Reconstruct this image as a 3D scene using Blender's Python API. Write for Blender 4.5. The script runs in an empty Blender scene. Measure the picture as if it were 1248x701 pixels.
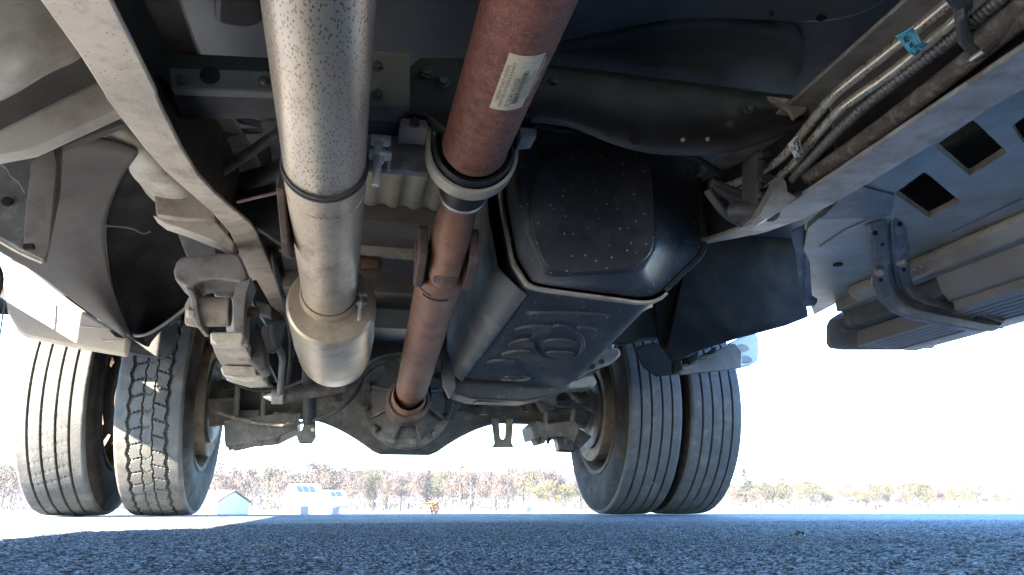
import bpy, bmesh, math, random
from mathutils import Vector, Matrix, geometry
random.seed(7)
rad = math.radians
S = bpy.context.scene
COL = S.collection

# ---------------------------------------------------------------- camera, world, sun, exposure
F, HZ, VPX, CH = 920.0, 614.0, 420.0, 0.0365
TH = math.atan((HZ - 350.5) / F)
PS = math.atan((624 - VPX) * math.cos(TH) / F)
st, ct, sp, cp = math.sin(TH), math.cos(TH), math.sin(PS), math.cos(PS)
FW, RT, UP = Vector((sp*ct, cp*ct, st)), Vector((cp, -sp, 0)), Vector((-sp*st, -cp*st, ct))
cam = bpy.data.cameras.new('camera'); camo = bpy.data.objects.new('camera', cam); COL.objects.link(camo)
cam.sensor_width = 36; cam.lens = F / 1248 * 36; cam.clip_start = 0.02; cam.clip_end = 9000
camo.matrix_world = Matrix(((RT.x, UP.x, -FW.x, 0), (RT.y, UP.y, -FW.y, 0), (RT.z, UP.z, -FW.z, CH), (0, 0, 0, 1)))
S.camera = camo

SUN_EL = rad(24.5)
SUN_H = Vector((-0.80, -0.60)).normalized()          # horizontal direction towards the sun
W = bpy.data.worlds.new('World'); S.world = W; W.use_nodes = True
nt = W.node_tree; bg = nt.nodes['Background']
sky = nt.nodes.new('ShaderNodeTexSky'); sky.sky_type = 'NISHITA'; sky.sun_disc = False
sky.sun_elevation = SUN_EL; sky.sun_rotation = math.atan2(SUN_H.x, SUN_H.y)
sky.air_density = 1.0; sky.dust_density = 0.0; sky.ozone_density = 6.0
nt.links.new(sky.outputs[0], bg.inputs[0]); bg.inputs[1].default_value = 0.15
sl = bpy.data.lights.new('sun', 'SUN'); sl.energy = 5.0; sl.angle = rad(0.5); sl.color = (1.0, 0.88, 0.70)
so = bpy.data.objects.new('sun', sl); COL.objects.link(so)
sd = Vector((SUN_H.x*math.cos(SUN_EL), SUN_H.y*math.cos(SUN_EL), math.sin(SUN_EL)))
so.rotation_euler = sd.to_track_quat('Z', 'Y').to_euler()
S.view_settings.view_transform = 'Standard'; S.view_settings.look = 'None'
S.view_settings.exposure = 4.25; S.view_settings.gamma = 1.0
S.render.engine = 'CYCLES'
S.cycles.max_bounces = 10; S.cycles.diffuse_bounces = 8; S.cycles.glossy_bounces = 4
S.cycles.use_denoising = True

# ---------------------------------------------------------------- helpers
def ray(px, py): return FW + RT*((px-624)/F) + UP*((350.5-py)/F)
CO = Vector((0, 0, CH))
def at(px, py, X=None, Y=None, Z=None):
    d = ray(px, py)
    t = X/d.x if X is not None else Y/d.y if Y is not None else (Z-CH)/d.z
    return CO + d*t
def atp(px, py, z0, y0, k):                            # on the sloping plane z = z0 + k (y - y0)
    d = ray(px, py)
    return CO + d*((z0 - k*y0 - CH)/(d.z - k*d.y))

class MB:
    def __init__(s): s.v, s.f = [], []
    def add(s, vs, fs):
        n = len(s.v); s.v += [tuple(v) for v in vs]; s.f += [tuple(i+n for i in f) for f in fs]; return s
    def loft(s, secs, closed=True, cap=True, ring=False):
        n = len(secs[0]); vs = [p for sec in secs for p in sec]; fs = []
        m = len(secs)
        for i in range(m if ring else m-1):
            a, b = i*n, ((i+1) % m)*n
            for j in range(n if closed else n-1):
                k = (j+1) % n
                fs.append((a+j, a+k, b+k, b+j))
        if cap and not ring and closed:
            fs.append(tuple(range(n))); fs.append(tuple((m-1)*n + j for j in range(n)))
        return s.add(vs, fs)
    def prism(s, pts, off):
        off = Vector(off); pts = [Vector(p) for p in pts]
        return s.loft([pts, [p+off for p in pts]])
    def plate(s, outer, holes, off):                   # flat plate with holes, given thickness
        off = Vector(off); loops = [[Vector(p) for p in outer]] + [[Vector(p) for p in h] for h in holes]
        flat = [p for l in loops for p in l]
        n = len(flat); u_ = (flat[1]-flat[0]).normalized(); w_ = off.normalized().cross(u_); p2, ed, o = [], [], 0
        for q in flat: p2.append(Vector((q.dot(u_), q.dot(w_))))
        for l in loops:
            ed += [(o+j, o+(j+1) % len(l)) for j in range(len(l))]; o += len(l)
        r_ = geometry.delaunay_2d_cdt(p2, ed, [], 0, 1e-6); org = r_[3]
        def inside(c):
            odd = False
            for a_, b_ in ed:
                a_, b_ = p2[a_], p2[b_]
                if (a_.y > c.y) != (b_.y > c.y) and c.x < a_.x + (c.y-a_.y)*(b_.x-a_.x)/(b_.y-a_.y): odd = not odd
            return odd
        tris = [tuple(org[i][0] for i in f) for f in r_[2] if inside(sum((p2[org[i][0]] for i in f), Vector((0, 0)))/len(f))]
        fs = [tuple(t) for t in tris] + [tuple(i+n for i in t) for t in tris]
        o = 0
        for l in loops:
            m = len(l)
            for j in range(m): fs.append((o+j, o+(j+1) % m, o+n+(j+1) % m, o+n+j))
            o += m
        return s.add(flat + [p+off for p in flat], fs)
    def box(s, c, d, R=None):
        c = Vector(c); vs = []
        for x in (-.5, .5):
            for y in (-.5, .5):
                for z in (-.5, .5):
                    p = Vector((x*d[0], y*d[1], z*d[2]))
                    vs.append(c + (R @ p if R else p))
        return s.add(vs, [(0, 1, 3, 2), (4, 6, 7, 5), (0, 4, 5, 1), (2, 3, 7, 6), (0, 2, 6, 4), (1, 5, 7, 3)])
    def tube(s, pts, r, n=16, cap=True):
        pts = [Vector(p) for p in pts]; rs = r if isinstance(r, (list, tuple)) else [r]*len(pts)
        secs = []; u = None
        for i, p in enumerate(pts):
            t = (pts[min(i+1, len(pts)-1)] - pts[max(i-1, 0)]).normalized()
            if u is None: u = t.orthogonal().normalized()
            u = (u - t*u.dot(t)).normalized(); w = t.cross(u)
            secs.append([p + (u*math.cos(a) + w*math.sin(a))*rs[i] for a in (2*math.pi*k/n for k in range(n))])
        return s.loft(secs, cap=cap)
    def lathe(s, prof, c, ax, n=32, cap=False):        # prof: (along, radius)
        c, ax = Vector(c), Vector(ax).normalized(); u = ax.orthogonal().normalized(); w = ax.cross(u)
        secs = [[c + ax*h + (u*math.cos(a) + w*math.sin(a))*r for a in (2*math.pi*k/n for k in range(n))] for h, r in prof]
        return s.loft(secs, cap=cap)
    def build(s, name, mat, parent=None, bev=0, ang=35, seg=2, loc=None):
        me = bpy.data.meshes.new(name); me.from_pydata(s.v, [], s.f)
        bm = bmesh.new(); bm.from_mesh(me); lo_ = [v for v in bm.verts if not v.link_faces]
        bmesh.ops.delete(bm, geom=lo_, context='VERTS'); bmesh.ops.recalc_face_normals(bm, faces=bm.faces); bm.to_mesh(me); bm.free()
        me.polygons.foreach_set('use_smooth', [True]*len(me.polygons)); me.set_sharp_from_angle(angle=rad(ang))
        me.materials.append(mat)
        o = bpy.data.objects.new(name, me); COL.objects.link(o)
        if parent: o.parent = parent
        if loc: o.location = loc
        if bev:
            b = o.modifiers.new('bevel', 'BEVEL'); b.width = bev; b.segments = seg; b.limit_method = 'ANGLE'; b.angle_limit = rad(38)
            b.harden_normals = False
        return o
def chaikin(p, it=2):
    p = [Vector(q) for q in p]
    for _ in range(it):
        q = []
        for i in range(len(p)):
            a, b = p[i], p[(i+1) % len(p)]
            q += [a*.75 + b*.25, a*.25 + b*.75]
        p = q
    return p
def smooth_path(p, it=2):
    p = [Vector(q) for q in p]
    for _ in range(it):
        q = [p[0]]
        for i in range(len(p)-1):
            a, b = p[i], p[i+1]; q += [a*.75 + b*.25, a*.25 + b*.75]
        p = q + [p[-1]]
    return p
def empty(name, loc=(0, 0, 0), parent=None):
    o = bpy.data.objects.new(name, None); COL.objects.link(o); o.location = loc; o.empty_display_size = .2
    if parent: o.parent = parent
    return o
def tag(o, label=None, cat=None, group=None, kind=None):
    if label: o['label'] = label
    if cat: o['category'] = cat
    if group: o['group'] = group
    if kind: o['kind'] = kind
    return o
def copy_tree(o, parent=None):
    c = o.copy(); COL.objects.link(c)
    if parent: c.parent = parent
    for ch in list(o.children): copy_tree(ch, c)
    return c
def P(pts, Y): return [at(x, y, Y=Y) for x, y in pts]
def PZ(pts, Z): return [at(x, y, Z=Z) for x, y in pts]
def facing(name, pts, Y, d, mat, parent, bev=.003, **k):   # plate standing across the truck
    return MB().prism(P(pts, Y), (0, d, 0)).build(name, mat, parent, bev, **k)

# ---------------------------------------------------------------- materials
def mat(name, col, rough=.6, metal=0., var=.25, scale=9., dirt=None, dirt_amt=.0, dirt_scale=14., spots=None, spot_scale=220., spot_size=.16,
        spot_cover=.55, bump=.12, bump_scale=160., stretch=(1, 1, 1), spec=.5, coat=0.):
    m = bpy.data.materials.new(name); m.use_nodes = True
    n, l = m.node_tree.nodes, m.node_tree.links; b = n['Principled BSDF']
    tc = n.new('ShaderNodeTexCoord'); mp = n.new('ShaderNodeMapping'); mp.inputs['Scale'].default_value = stretch
    l.new(tc.outputs['Object'], mp.inputs[0])
    def noise(sc, det=5, ro=.6):
        t = n.new('ShaderNodeTexNoise'); t.inputs['Scale'].default_value = sc; t.inputs['Detail'].default_value = det
        t.inputs['Roughness'].default_value = ro; l.new(mp.outputs[0], t.inputs['Vector']); return t
    def ramp(src, a, c, lo=(0, 0, 0, 1), hi=(1, 1, 1, 1)):
        r = n.new('ShaderNodeValToRGB'); r.color_ramp.elements[0].position = a; r.color_ramp.elements[1].position = c
        r.color_ramp.elements[0].color = lo; r.color_ramp.elements[1].color = hi; l.new(src, r.inputs[0]); return r
    def mix(fac, a, c):
        x = n.new('ShaderNodeMix'); x.data_type = 'RGBA'
        if fac is not None: l.new(fac, x.inputs[0])
        for i, q in ((6, a), (7, c)):
            if isinstance(q, tuple): x.inputs[i].default_value = (*q, 1)
            else: l.new(q, x.inputs[i])
        return x.outputs[2]
    c0 = tuple(x*(1-var) for x in col); c1 = tuple(min(1, x*(1+var)) for x in col)
    out = mix(ramp(noise(scale).outputs[0], .3, .7).outputs[0], c0, c1)
    if dirt and dirt_amt > 0:
        r = ramp(noise(dirt_scale, 8, .68).outputs[0], .62-dirt_amt*.4, .78-dirt_amt*.3)
        out = mix(r.outputs[0], out, dirt)
    if spots:
        v = n.new('ShaderNodeTexVoronoi'); v.inputs['Scale'].default_value = spot_scale; l.new(mp.outputs[0], v.inputs['Vector'])
        r = ramp(v.outputs['Distance'], spot_size*.6, spot_size, (1, 1, 1, 1), (0, 0, 0, 1))
        g = n.new('ShaderNodeSeparateColor'); l.new(v.outputs['Color'], g.inputs[0])
        gt = n.new('ShaderNodeMath'); gt.operation = 'GREATER_THAN'; gt.inputs[1].default_value = 1-spot_cover; l.new(g.outputs[0], gt.inputs[0])
        mu = n.new('ShaderNodeMath'); mu.operation = 'MULTIPLY'; l.new(r.outputs[0], mu.inputs[0]); l.new(gt.outputs[0], mu.inputs[1])
        mk = ramp(noise(6.5, 4).outputs[0], .36, .62, (.45, .45, .45, 1)); m3 = n.new('ShaderNodeMath'); m3.operation = 'MULTIPLY'
        l.new(mu.outputs[0], m3.inputs[0]); l.new(mk.outputs[0], m3.inputs[1]); out = mix(m3.outputs[0], out, spots)
    l.new(out, b.inputs['Base Color'])
    rr = ramp(noise(scale*2.3).outputs[0], .2, .8, (max(0, rough-.12),)*3+(1,), (min(1, rough+.12),)*3+(1,))
    l.new(rr.outputs[0], b.inputs['Roughness'])
    b.inputs['Metallic'].default_value = metal; b.inputs['Specular IOR Level'].default_value = spec
    if coat: b.inputs['Coat Weight'].default_value = coat
    if bump:
        bp = n.new('ShaderNodeBump'); bp.inputs['Strength'].default_value = bump; bp.inputs['Distance'].default_value = .004
        l.new(noise(bump_scale, 4).outputs[0], bp.inputs['Height']); l.new(bp.outputs[0], b.inputs['Normal'])
    return m
RUST = (.10, .045, .025); DUST = (.33, .27, .21)
M = dict(
    rail=mat('dusty_frame_steel', (.40, .325, .25), .62, 0, .22, 9, (.20, .155, .12), .28, 14, (.13, .075, .05), 170, .24, .4, .07, 60),
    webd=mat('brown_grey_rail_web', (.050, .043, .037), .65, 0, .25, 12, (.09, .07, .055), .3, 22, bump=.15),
    rail_blue=mat('worn_frame_paint', (.255, .23, .205), .5, 0, .3, 14, (.14, .11, .09), .4, 18, bump=.2),
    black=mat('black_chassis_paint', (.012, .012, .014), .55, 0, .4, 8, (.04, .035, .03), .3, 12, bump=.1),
    dark=mat('dark_steel', (.028, .027, .027), .55, 0, .35, 10, (.055, .049, .044), .3, 14, bump=.15),
    grey=mat('grey_steel', (.20, .185, .17), .5, .1, .25, 12, (.10, .075, .06), .3, 20, bump=.12),
    pale=mat('dusty_beige_plastic', (.42, .37, .30), .55, 0, .18, 9, (.22, .18, .14), .3, 14, bump=.12),
    tan=mat('dusty_tan_steel', (.30, .25, .20), .65, 0, .25, 14, (.16, .11, .08), .35, 20, bump=.2),
    cover=mat('smooth_taupe_panel', (.32, .285, .24), .5, 0, .18, 6, (.2, .17, .14), .3, 9, bump=.04),
    liner=mat('brown_grey_liner', (.075, .065, .055), .75, 0, .2, 6, (.06, .05, .05), .3, 11, bump=.15),
    liner_dark=mat('black_liner', (.013, .0125, .014), .85, 0, .35, 8, (.03, .026, .022), .35, 9, bump=.2, spec=.15),
    alum=mat('speckled_exhaust_steel', (.44, .37, .285), .38, .65, .14, 10, (.36, .27, .2), .28, 16, (.11, .06, .035), 300, .38, 1.0, .06, 120, (1, .42, 1)),
    alum2=mat('dusty_exhaust_steel', (.42, .335, .24), .44, .5, .16, 10, (.26, .17, .11), .26, 18, (.14, .075, .045), 280, .30, .6, .06, 120, (1, .5, 1)),
    muf=mat('brushed_muffler_steel', (.40, .325, .24), .38, .6, .14, 9, (.24, .2, .16), .3, 13, bump=.06),
    rust=mat('rusted_shaft', (.20, .068, .042), .66, .1, .35, 55, (.10, .036, .025), .35, 70, (.36, .17, .12), 330, .36, .6, .35, 330),
    rust2=mat('dusty_rusted_shaft', (.215, .105, .062), .62, .1, .2, 12, (.13, .055, .04), .3, 26, (.28, .16, .12), 380, .25, .3, .12, 260),
    rustd=mat('dark_rusty_casting', (.10, .058, .045), .75, .1, .35, 30, (.05, .035, .03), .4, 40, bump=.35),
    axle=mat('dusty_axle_casting', (.075, .066, .057), .75, 0, .3, 16, (.16, .13, .105), .3, 24, (.04, .03, .028), 90, .3, .3, .35, 110),
    tank=mat('black_tank_plastic', (.024, .025, .029), .52, 0, .4, 5, (.06, .058, .056), .38, 7, (.36, .34, .31), 62, .15, .9, .05, 60, spec=.42),
    shield=mat('dusty_grey_heat_shield', (.12, .118, .115), .5, .1, .3, 7, (.25, .23, .20), .25, 11, bump=.12),
    rubber=mat('black_rubber', (.014, .014, .015), .55, 0, .25, 14, (.05, .045, .04), .2, 20, bump=.1),
    strap=mat('dusty_pale_steel_strap', (.36, .315, .245), .5, .2, .18, 14, (.2, .16, .12), .3, 22, bump=.1),
    zinc=mat('zinc_plated_bolt', (.42, .40, .36), .4, .6, .2, 30, (.3, .26, .22), .25, 40, bump=.05),
    floor=mat('bluish_black_floor_pan', (.078, .080, .082), .55, 0, .35, 3.5, (.12, .115, .105), .25, 6, bump=.05),
    corr=mat('beige_corrugated_floor', (.40, .355, .27), .6, 0, .14, 6, (.28, .24, .18), .3, 9, bump=.06),
    beam=mat('dusty_cross_beam', (.13, .112, .09), .65, 0, .25, 8, (.10, .085, .07), .35, 12, bump=.15),
    beam_blue=mat('grey_cross_beam', (.085, .084, .086), .6, 0, .25, 8, (.14, .125, .105), .3, 12, bump=.12),
    sill=mat('grey_blue_sill_paint', (.225, .20, .155), .42, .0, .14, 7, (.17, .13, .09), .45, 9, (.3, .24, .17), 70, .2, .12, .06, 60),
    bracket_tan=mat('dusty_bracket', (.15, .13, .115), .6, 0, .25, 12, (.09, .075, .065), .3, 18, bump=.12),
    bracket=mat('charcoal_step_steel', (.075, .071, .068), .5, 0, .25, 14, (.17, .165, .16), .25, 22, (.3, .29, .28), 120, .2, .12, .12),
    board=mat('grey_running_board_plastic', (.155, .143, .127), .55, 0, .15, 5, (.14, .12, .10), .3, 9, bump=.05),
    line=mat('coated_steel_line', (.55, .47, .35), .3, .7, .15, 25, None, 0, 12, bump=.02),
    hose=mat('dirty_braided_hose', (.075, .058, .048), .8, 0, .35, 40, (.2, .17, .14), .3, 60, (.28, .24, .2), 300, .3, .2, .4, 260),
    conduit=mat('ribbed_black_conduit', (.10, .097, .09), .45, 0, .2, 30, bump=.05),
    white=mat('white_body_paint', (.72, .68, .60), .35, 0, .06, 4, (.5, .44, .36), .22, 9, bump=.02, coat=.2),
    skirt=mat('beige_skirt_paint', (.40, .335, .25), .42, 0, .08, 4, (.28, .23, .17), .25, 9, bump=.03),
    mud=mat('translucent_mudguard_plastic', (.34, .34, .34), .45, 0, .1, 6, bump=.03),
    tyre=mat('tyre_rubber', (.055, .056, .058), .72, 0, .22, 18, (.10, .095, .09), .3, 26, bump=.25, bump_scale=200),
    tyre2=mat('dusty_tyre_rubber', (.056, .055, .054), .8, 0, .2, 18, (.10, .096, .09), .36, 26, bump=.25, bump_scale=200),
    wall=mat('tyre_sidewall_rubber', (.024, .021, .019), .9, 0, .25, 12, (.05, .042, .035), .3, 18, bump=.15, spec=.15),
    flange=mat('dull_beam_flange', (.052, .050, .048), .6, 0, .25, 10, (.10, .09, .078), .35, 16, bump=.12),
    rim=mat('dusty_steel_rim', (.062, .048, .037), .85, .0, .25, 14, (.10, .07, .05), .35, 24, bump=.15, spec=.15),
    drum=mat('dusty_brake_drum', (.185, .155, .118), .9, 0, .25, 16, (.13, .085, .055), .35, 26, bump=.2, spec=.1),
    paper=mat('yellowed_paper', (.62, .51, .34), .7, 0, .1, 40, (.5, .4, .27), .3, 60, bump=.02),
    paper_torn=mat('torn_brown_paper', (.42, .27, .13), .8, 0, .2, 60, bump=.2),
    ink=mat('grey_ink', (.035, .03, .027), .7, 0, .4, 400, bump=0),
    cyan=mat('cyan_paper_tag', (.10, .42, .52), .5, 0, .12, 50, bump=0),
    cyan_ink=mat('pale_cyan_print', (.42, .62, .66), .5, 0, .1, 50, bump=0),
    tagw=mat('white_paper_tag', (.62, .58, .48), .6, 0, .12, 60, bump=0),
    stone=mat('pale_pebble', (.55, .52, .48), .7, 0, .2, 60, bump=.1),
    leaf=mat('dead_leaf', (.022, .013, .009), .8, 0, .3, 60, bump=.1),
)

# ================================================================ THE SETTING: asphalt lot, field, hills
def asphalt_mat():
    m = bpy.data.materials.new('asphalt'); m.use_nodes = True
    n, l = m.node_tree.nodes, m.node_tree.links; b = n['Principled BSDF']
    tc = n.new('ShaderNodeTexCoord')
    v = n.new('ShaderNodeTexVoronoi'); v.inputs['Scale'].default_value = 580; l.new(tc.outputs['Object'], v.inputs['Vector'])
    s = n.new('ShaderNodeSeparateColor'); l.new(v.outputs['Color'], s.inputs[0])
    r = n.new('ShaderNodeValToRGB'); e = r.color_ramp.elements
    e[0].position = 0; e[0].color = (.014, .016, .019, 1); e[1].position = 1; e[1].color = (.34, .37, .41, 1)
    e.new(.5).color = (.076, .086, .099, 1); l.new(s.outputs[0], r.inputs[0])
    no = n.new('ShaderNodeTexNoise'); no.inputs['Scale'].default_value = 2.2; no.inputs['Detail'].default_value = 6; l.new(tc.outputs['Object'], no.inputs['Vector'])
    r2 = n.new('ShaderNodeValToRGB'); r2.color_ramp.elements[0].position = .3; r2.color_ramp.elements[0].color = (.8, .8, .8, 1)
    r2.color_ramp.elements[1].position = .7; r2.color_ramp.elements[1].color = (1.25, 1.25, 1.25, 1); l.new(no.outputs[0], r2.inputs[0])
    mx = n.new('ShaderNodeMix'); mx.data_type = 'RGBA'; mx.blend_type = 'MULTIPLY'; mx.inputs[0].default_value = 1
    l.new(r.outputs[0], mx.inputs[6]); l.new(r2.outputs[0], mx.inputs[7]); l.new(mx.outputs[2], b.inputs['Base Color'])
    b.inputs['Roughness'].default_value = .78; b.inputs['Specular IOR Level'].default_value = .12
    bp = n.new('ShaderNodeBump'); bp.inputs['Strength'].default_value = .35; bp.inputs['Distance'].default_value = .002
    l.new(v.outputs['Distance'], bp.inputs['Height']); l.new(bp.outputs[0], b.inputs['Normal'])
    return m
ASPH = asphalt_mat()
def lot_edge(x): return 3.05 + .10*math.sin(x*.9+1.0) + .03*math.sin(x*3.1) - .16*max(0, x-.6)
# lot: a flat sheet whose far edge crumbles down to the field
mb = MB(); rows = []
xs = [-40, -20, -10, -6, -4, -3] + [(-2.4 + .2*i) for i in range(31)] + [4.2, 5, 7, 10, 20, 40]
for k, (dy, z) in enumerate(((None, -.006), (-.25, -.006), (0, -.007), (.12, -.05), (2.6, -1.62))):
    rows.append([Vector((x, -40 if dy is None else lot_edge(max(-3, min(4, x))) + dy, z)) for x in xs])
mb.loft(rows, closed=False); lot = mb.build('asphalt_lot', ASPH, ang=60)
tag(lot, 'dark grey asphalt lot under the truck', kind='structure')
def coarse(x0, x1, y0, y1, sx, sy, amp, zb):
    """asphalt surface with its aggregate modelled: stones a few millimetres proud of the binder"""
    r = random.Random(3); nx, ny = int((x1-x0)/sx), int((y1-y0)/sy)
    h = [[r.random() for _ in range(nx+1)] for _ in range(ny+1)]
    vs, fs = [], []
    for j in range(ny+1):
        for i in range(nx+1):
            a = h[j][i]*.6 + (h[j][i-1] + h[j-1][i])*.2
            e = min(i, nx-i, j, ny-j)
            x, y = x0 + (x1-x0)*(i + r.uniform(-.3, .3))/nx, y0 + (y1-y0)*(j + r.uniform(-.3, .3))/ny
            z = zb + amp*(a-.5)*2*max(.4, min(1, 1.25-y*.32)) - (.01 if e == 0 else 0)
            vs.append((x, min(y, lot_edge(x)-.01), z))
    for j in range(ny):
        for i in range(nx):
            a = j*(nx+1)+i; q = (a, a+1, a+nx+2, a+nx+1)
            if max(vs[k][1] - lot_edge(vs[k][0]) for k in q) < -.0102: fs.append(q)
    return MB().add(vs, fs)
o = coarse(-.85, 1.75, .24, 1.62, .0042, .0042, .0019, -.0012).build('asphalt_surface', ASPH, ang=180); tag(o, 'coarse asphalt surface below the camera', kind='structure')
o = coarse(-1.6, 3.2, 1.616, 3.1, .012, .012, .0014, -.0014).build('asphalt_surface', ASPH, ang=180); tag(o, 'coarse asphalt surface around the rear wheels', kind='structure')

FIELD = mat('dry_pale_grass_field', (.20, .17, .12), .95, 0, .25, .05, (.14, .12, .07), .3, .12, bump=0)
mb = MB(); R = [0, 1.6, 4, 9, 20, 45, 90, 150, 220, 300, 420, 560]
secs = []
for r in R[1:]:
    secs.append([Vector((r*2*math.cos(a) if r < 30 else r*math.cos(a), r*2*math.sin(a) if r < 30 else r*math.sin(a), -1.6 if r < 400 else -1.6)) for a in (2*math.pi*k/64 for k in range(64))])
mb.loft(secs, cap=False); mb.f.append(tuple(range(64))); o = mb.build('field', FIELD); tag(o, 'pale dry grass field around the lot', kind='structure')
WOOD = mat('bare_brush_hillside', (.0155, .0115, .0085), .95, 0, .4, .05, (.011, .0095, .006), .45, .16, bump=0)
mb = MB(); secs = []
for j in range(9):
    v = j/8; row = []
    for i in range(61):
        az = rad(-50 + 110*i/60); d = 270 + 150*v
        hh = (15.5 + 1.6*math.sin(az*9) + .9*math.sin(az*23+1)) * (1 if az < .30 else max(.66, 1-(az-.30)*1.6))
        row.append(Vector((math.sin(az)*d, math.cos(az)*d, -1.6 + hh*math.sin(min(1, v*1.5)*math.pi/2))))
    secs.append(row)
mb.loft(secs, closed=False); o = mb.build('hillside', WOOD, ang=180); tag(o, 'brushy brown hillside beyond the field', kind='structure')

# ================================================================ THE TRUCK
truck = empty('truck', (0, 0, 0))
tag(truck, 'rear underside of a truck on dual wheels, with silver exhaust, rusty shaft and black tank', 'truck')
T = truck

# ---- body above: floor, walls (outside of the picture above, and what shades the ground)
mb = MB(); mb.box((.21, .45, .832), (2.26, 6.5, .05)); mb.build('floor_pan', M['floor'], T, ang=30)
mb = MB()
for x in (-.93, 1.35): mb.box((x, .45, 1.75), (.04, 6.5, 1.78))
mb.box((.21, 3.68, 1.75), (2.24, .04, 1.78)); mb.box((.21, -2.78, 1.75), (2.24, .04, 1.78)); mb.box((.21, .45, 2.66), (2.32, 6.5, .04))
mb.build('cargo_body', M['white'], T, .01)
MB().prism([Vector((-.93, -2.7, .57)), Vector((-.97, -2.7, .57)), Vector((-.97, -2.7, .9)), Vector((-.93, -2.7, .9))], (0, 4.5, 0)).build('side_sill', M['sill'], T, .004)
MB().prism([Vector((-.93, -2.7, .43)), Vector((-.97, -2.7, .43)), Vector((-.97, -2.7, .568)), Vector((-.93, -2.7, .568))], (0, 4.8, 0)).build('side_sill', M['sill'], T, .004)  # unseen left sill, stepped to shadow ground and tyres but leave the skirt sunlit
mb = MB(); mb.box((.2, -1.75, .56), (.62, 1.5, .44)); mb.build('engine', M['black'], T, .06)  # unseen front parts, added to block light coming from ahead
MB().tube([(-.7, -1.75, .36), (1.1, -1.75, .36)], .06, 20).build('front_axle', M['black'], T)
mb = MB(); mb.box((.2, -2.62, .52), (2.2, .08, .34)); mb.build('front_bumper', M['black'], T, .03)
# ---- frame rails: C sections with a kick-up over the axle
def rail(stations, sgn, m):
    """stations: (Y, z_bottom, x_inner, x_outer, height); open side faces inward"""
    secs = []
    for Y, z, xi, xo, h in stations:
        t = .007*sgn
        secs.append([Vector(p) for p in ((xi, Y, z), (xo, Y, z), (xo, Y, z+h), (xi, Y, z+h), (xi, Y, z+h-.007), (xo-t, Y, z+h-.007), (xo-t, Y, z+.007), (xi, Y, z+.007))])
    o_ = MB().loft(secs).build('frame_rail', m, T, .0025)
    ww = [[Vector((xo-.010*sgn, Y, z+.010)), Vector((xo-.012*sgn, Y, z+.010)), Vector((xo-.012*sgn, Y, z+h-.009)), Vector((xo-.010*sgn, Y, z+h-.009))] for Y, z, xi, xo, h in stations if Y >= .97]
    MB().loft(ww).build('web', M['black'], o_); return o_  # thin black plate laid over the rail's inner web
def rail_from(pairs, m, h0=.17):
    secs = []
    for (xi, yi), (xo, yo), z, h in pairs:
        a, b = at(xi, yi, Z=z), at(xo, yo, Z=z); secs.append((a, b, h))
    a, b, h = secs[0]; secs.insert(0, (a + Vector((0, -3, 0)), b + Vector((0, -3, 0)), h))
    a, b, h = secs[-1]; secs.append((a + Vector((0, 1.2, .02)), b + Vector((0, 1.2, .02)), h))
    ll = []
    for a, b, h in secs:
        k = (b-a).normalized()*.007; u = Vector((0, 0, 1))
        ll.append([a, b, b+u*h, a+u*h, a+u*(h-.007), b-k+u*(h-.007), b-k+u*.007, a+u*.007])
    o_ = MB().loft(ll).build('frame_rail', m, T, .0025); ww = []
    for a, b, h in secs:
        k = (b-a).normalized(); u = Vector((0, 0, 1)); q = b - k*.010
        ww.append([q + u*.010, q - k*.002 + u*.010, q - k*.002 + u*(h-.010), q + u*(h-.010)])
    MB().loft(ww).build('web', M['black'], o_); return o_  # black plate covers the inner web, darker than the flanges
LP = [((135, 0), (48, 0), .50, .17), ((166, 62), (97, 68), .50, .17), ((191, 113), (126, 114), .501, .17), ((192, 120), (129, 120), .501, .17), ((195, 127), (134, 127), .501, .17), ((221, 180), (175, 180), .503, .17),
      ((242, 214), (201, 209), .507, .17), ((262, 236), (229, 234), .517, .17), ((285, 256), (257, 258), .543, .16), ((306, 273), (279, 282), .585, .15), ((311, 280), (286, 297), .605, .15), ((325, 313), (300, 326), .645, .14), ((349, 372), (328, 384), .70, .13)]
tag(rail_from(LP, M['rail']), 'tan worn frame rail with rust scratches')
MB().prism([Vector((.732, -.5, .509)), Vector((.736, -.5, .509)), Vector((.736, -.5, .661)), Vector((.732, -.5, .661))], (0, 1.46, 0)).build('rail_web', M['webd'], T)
Rr = [(-2.5, .5, .675, .745, .17), (.4, .5, .675, .745, .17), (.97, .5, .672, .745, .17), (1.08, .506, .675, .743, .17), (1.2, .524, .68, .742, .165), (1.32, .553, .70, .742, .155),
      (1.46, .588, .712, .742, .15), (1.62, .628, .705, .745, .145), (1.8, .66, .70, .748, .14), (2.2, .68, .70, .748, .13), (3.6, .70, .70, .748, .12)]
tag(rail(Rr, 1, M['rail_blue']), 'grey frame rail carrying the fuel lines')

# ---- crossmember in front of the tank
Yc = 1.0
facing('crossmember', [(185, 62), (334, 70), (336, 104), (205, 104), (190, 92)], Yc, .10, M['black'], T)
cmb = facing('crossmember', [(205, 82), (336, 86), (336, 112), (208, 108)], Yc-.03, .02, M['beam_blue'], T)
MB().lathe([(0, .013), (.002, .013)], at(256, 92, Y=Yc-.032), (0, -1, 0), 16, True).build('slot', M['liner_dark'], cmb)
facing('crossmember', [(448, 60), (500, 64), (500, 128), (492, 131), (448, 128)], Yc+.02, .05, M['beam'], T)
br = facing('bearing_bracket', [(497, 82), (512, 70), (556, 70), (654, 80), (656, 150), (640, 170), (560, 172), (520, 140), (497, 140)], Yc+.04, .03, M['black'], T)
xs_ = (646, 670, 690, 712, 735, 765, 800, 845, 880, 905, 935, 960, 985)
yb_ = (147, 148, 151, 158, 169, 180, 186, 188, 186, 180, 170, 160, 153)
rows = []
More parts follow.
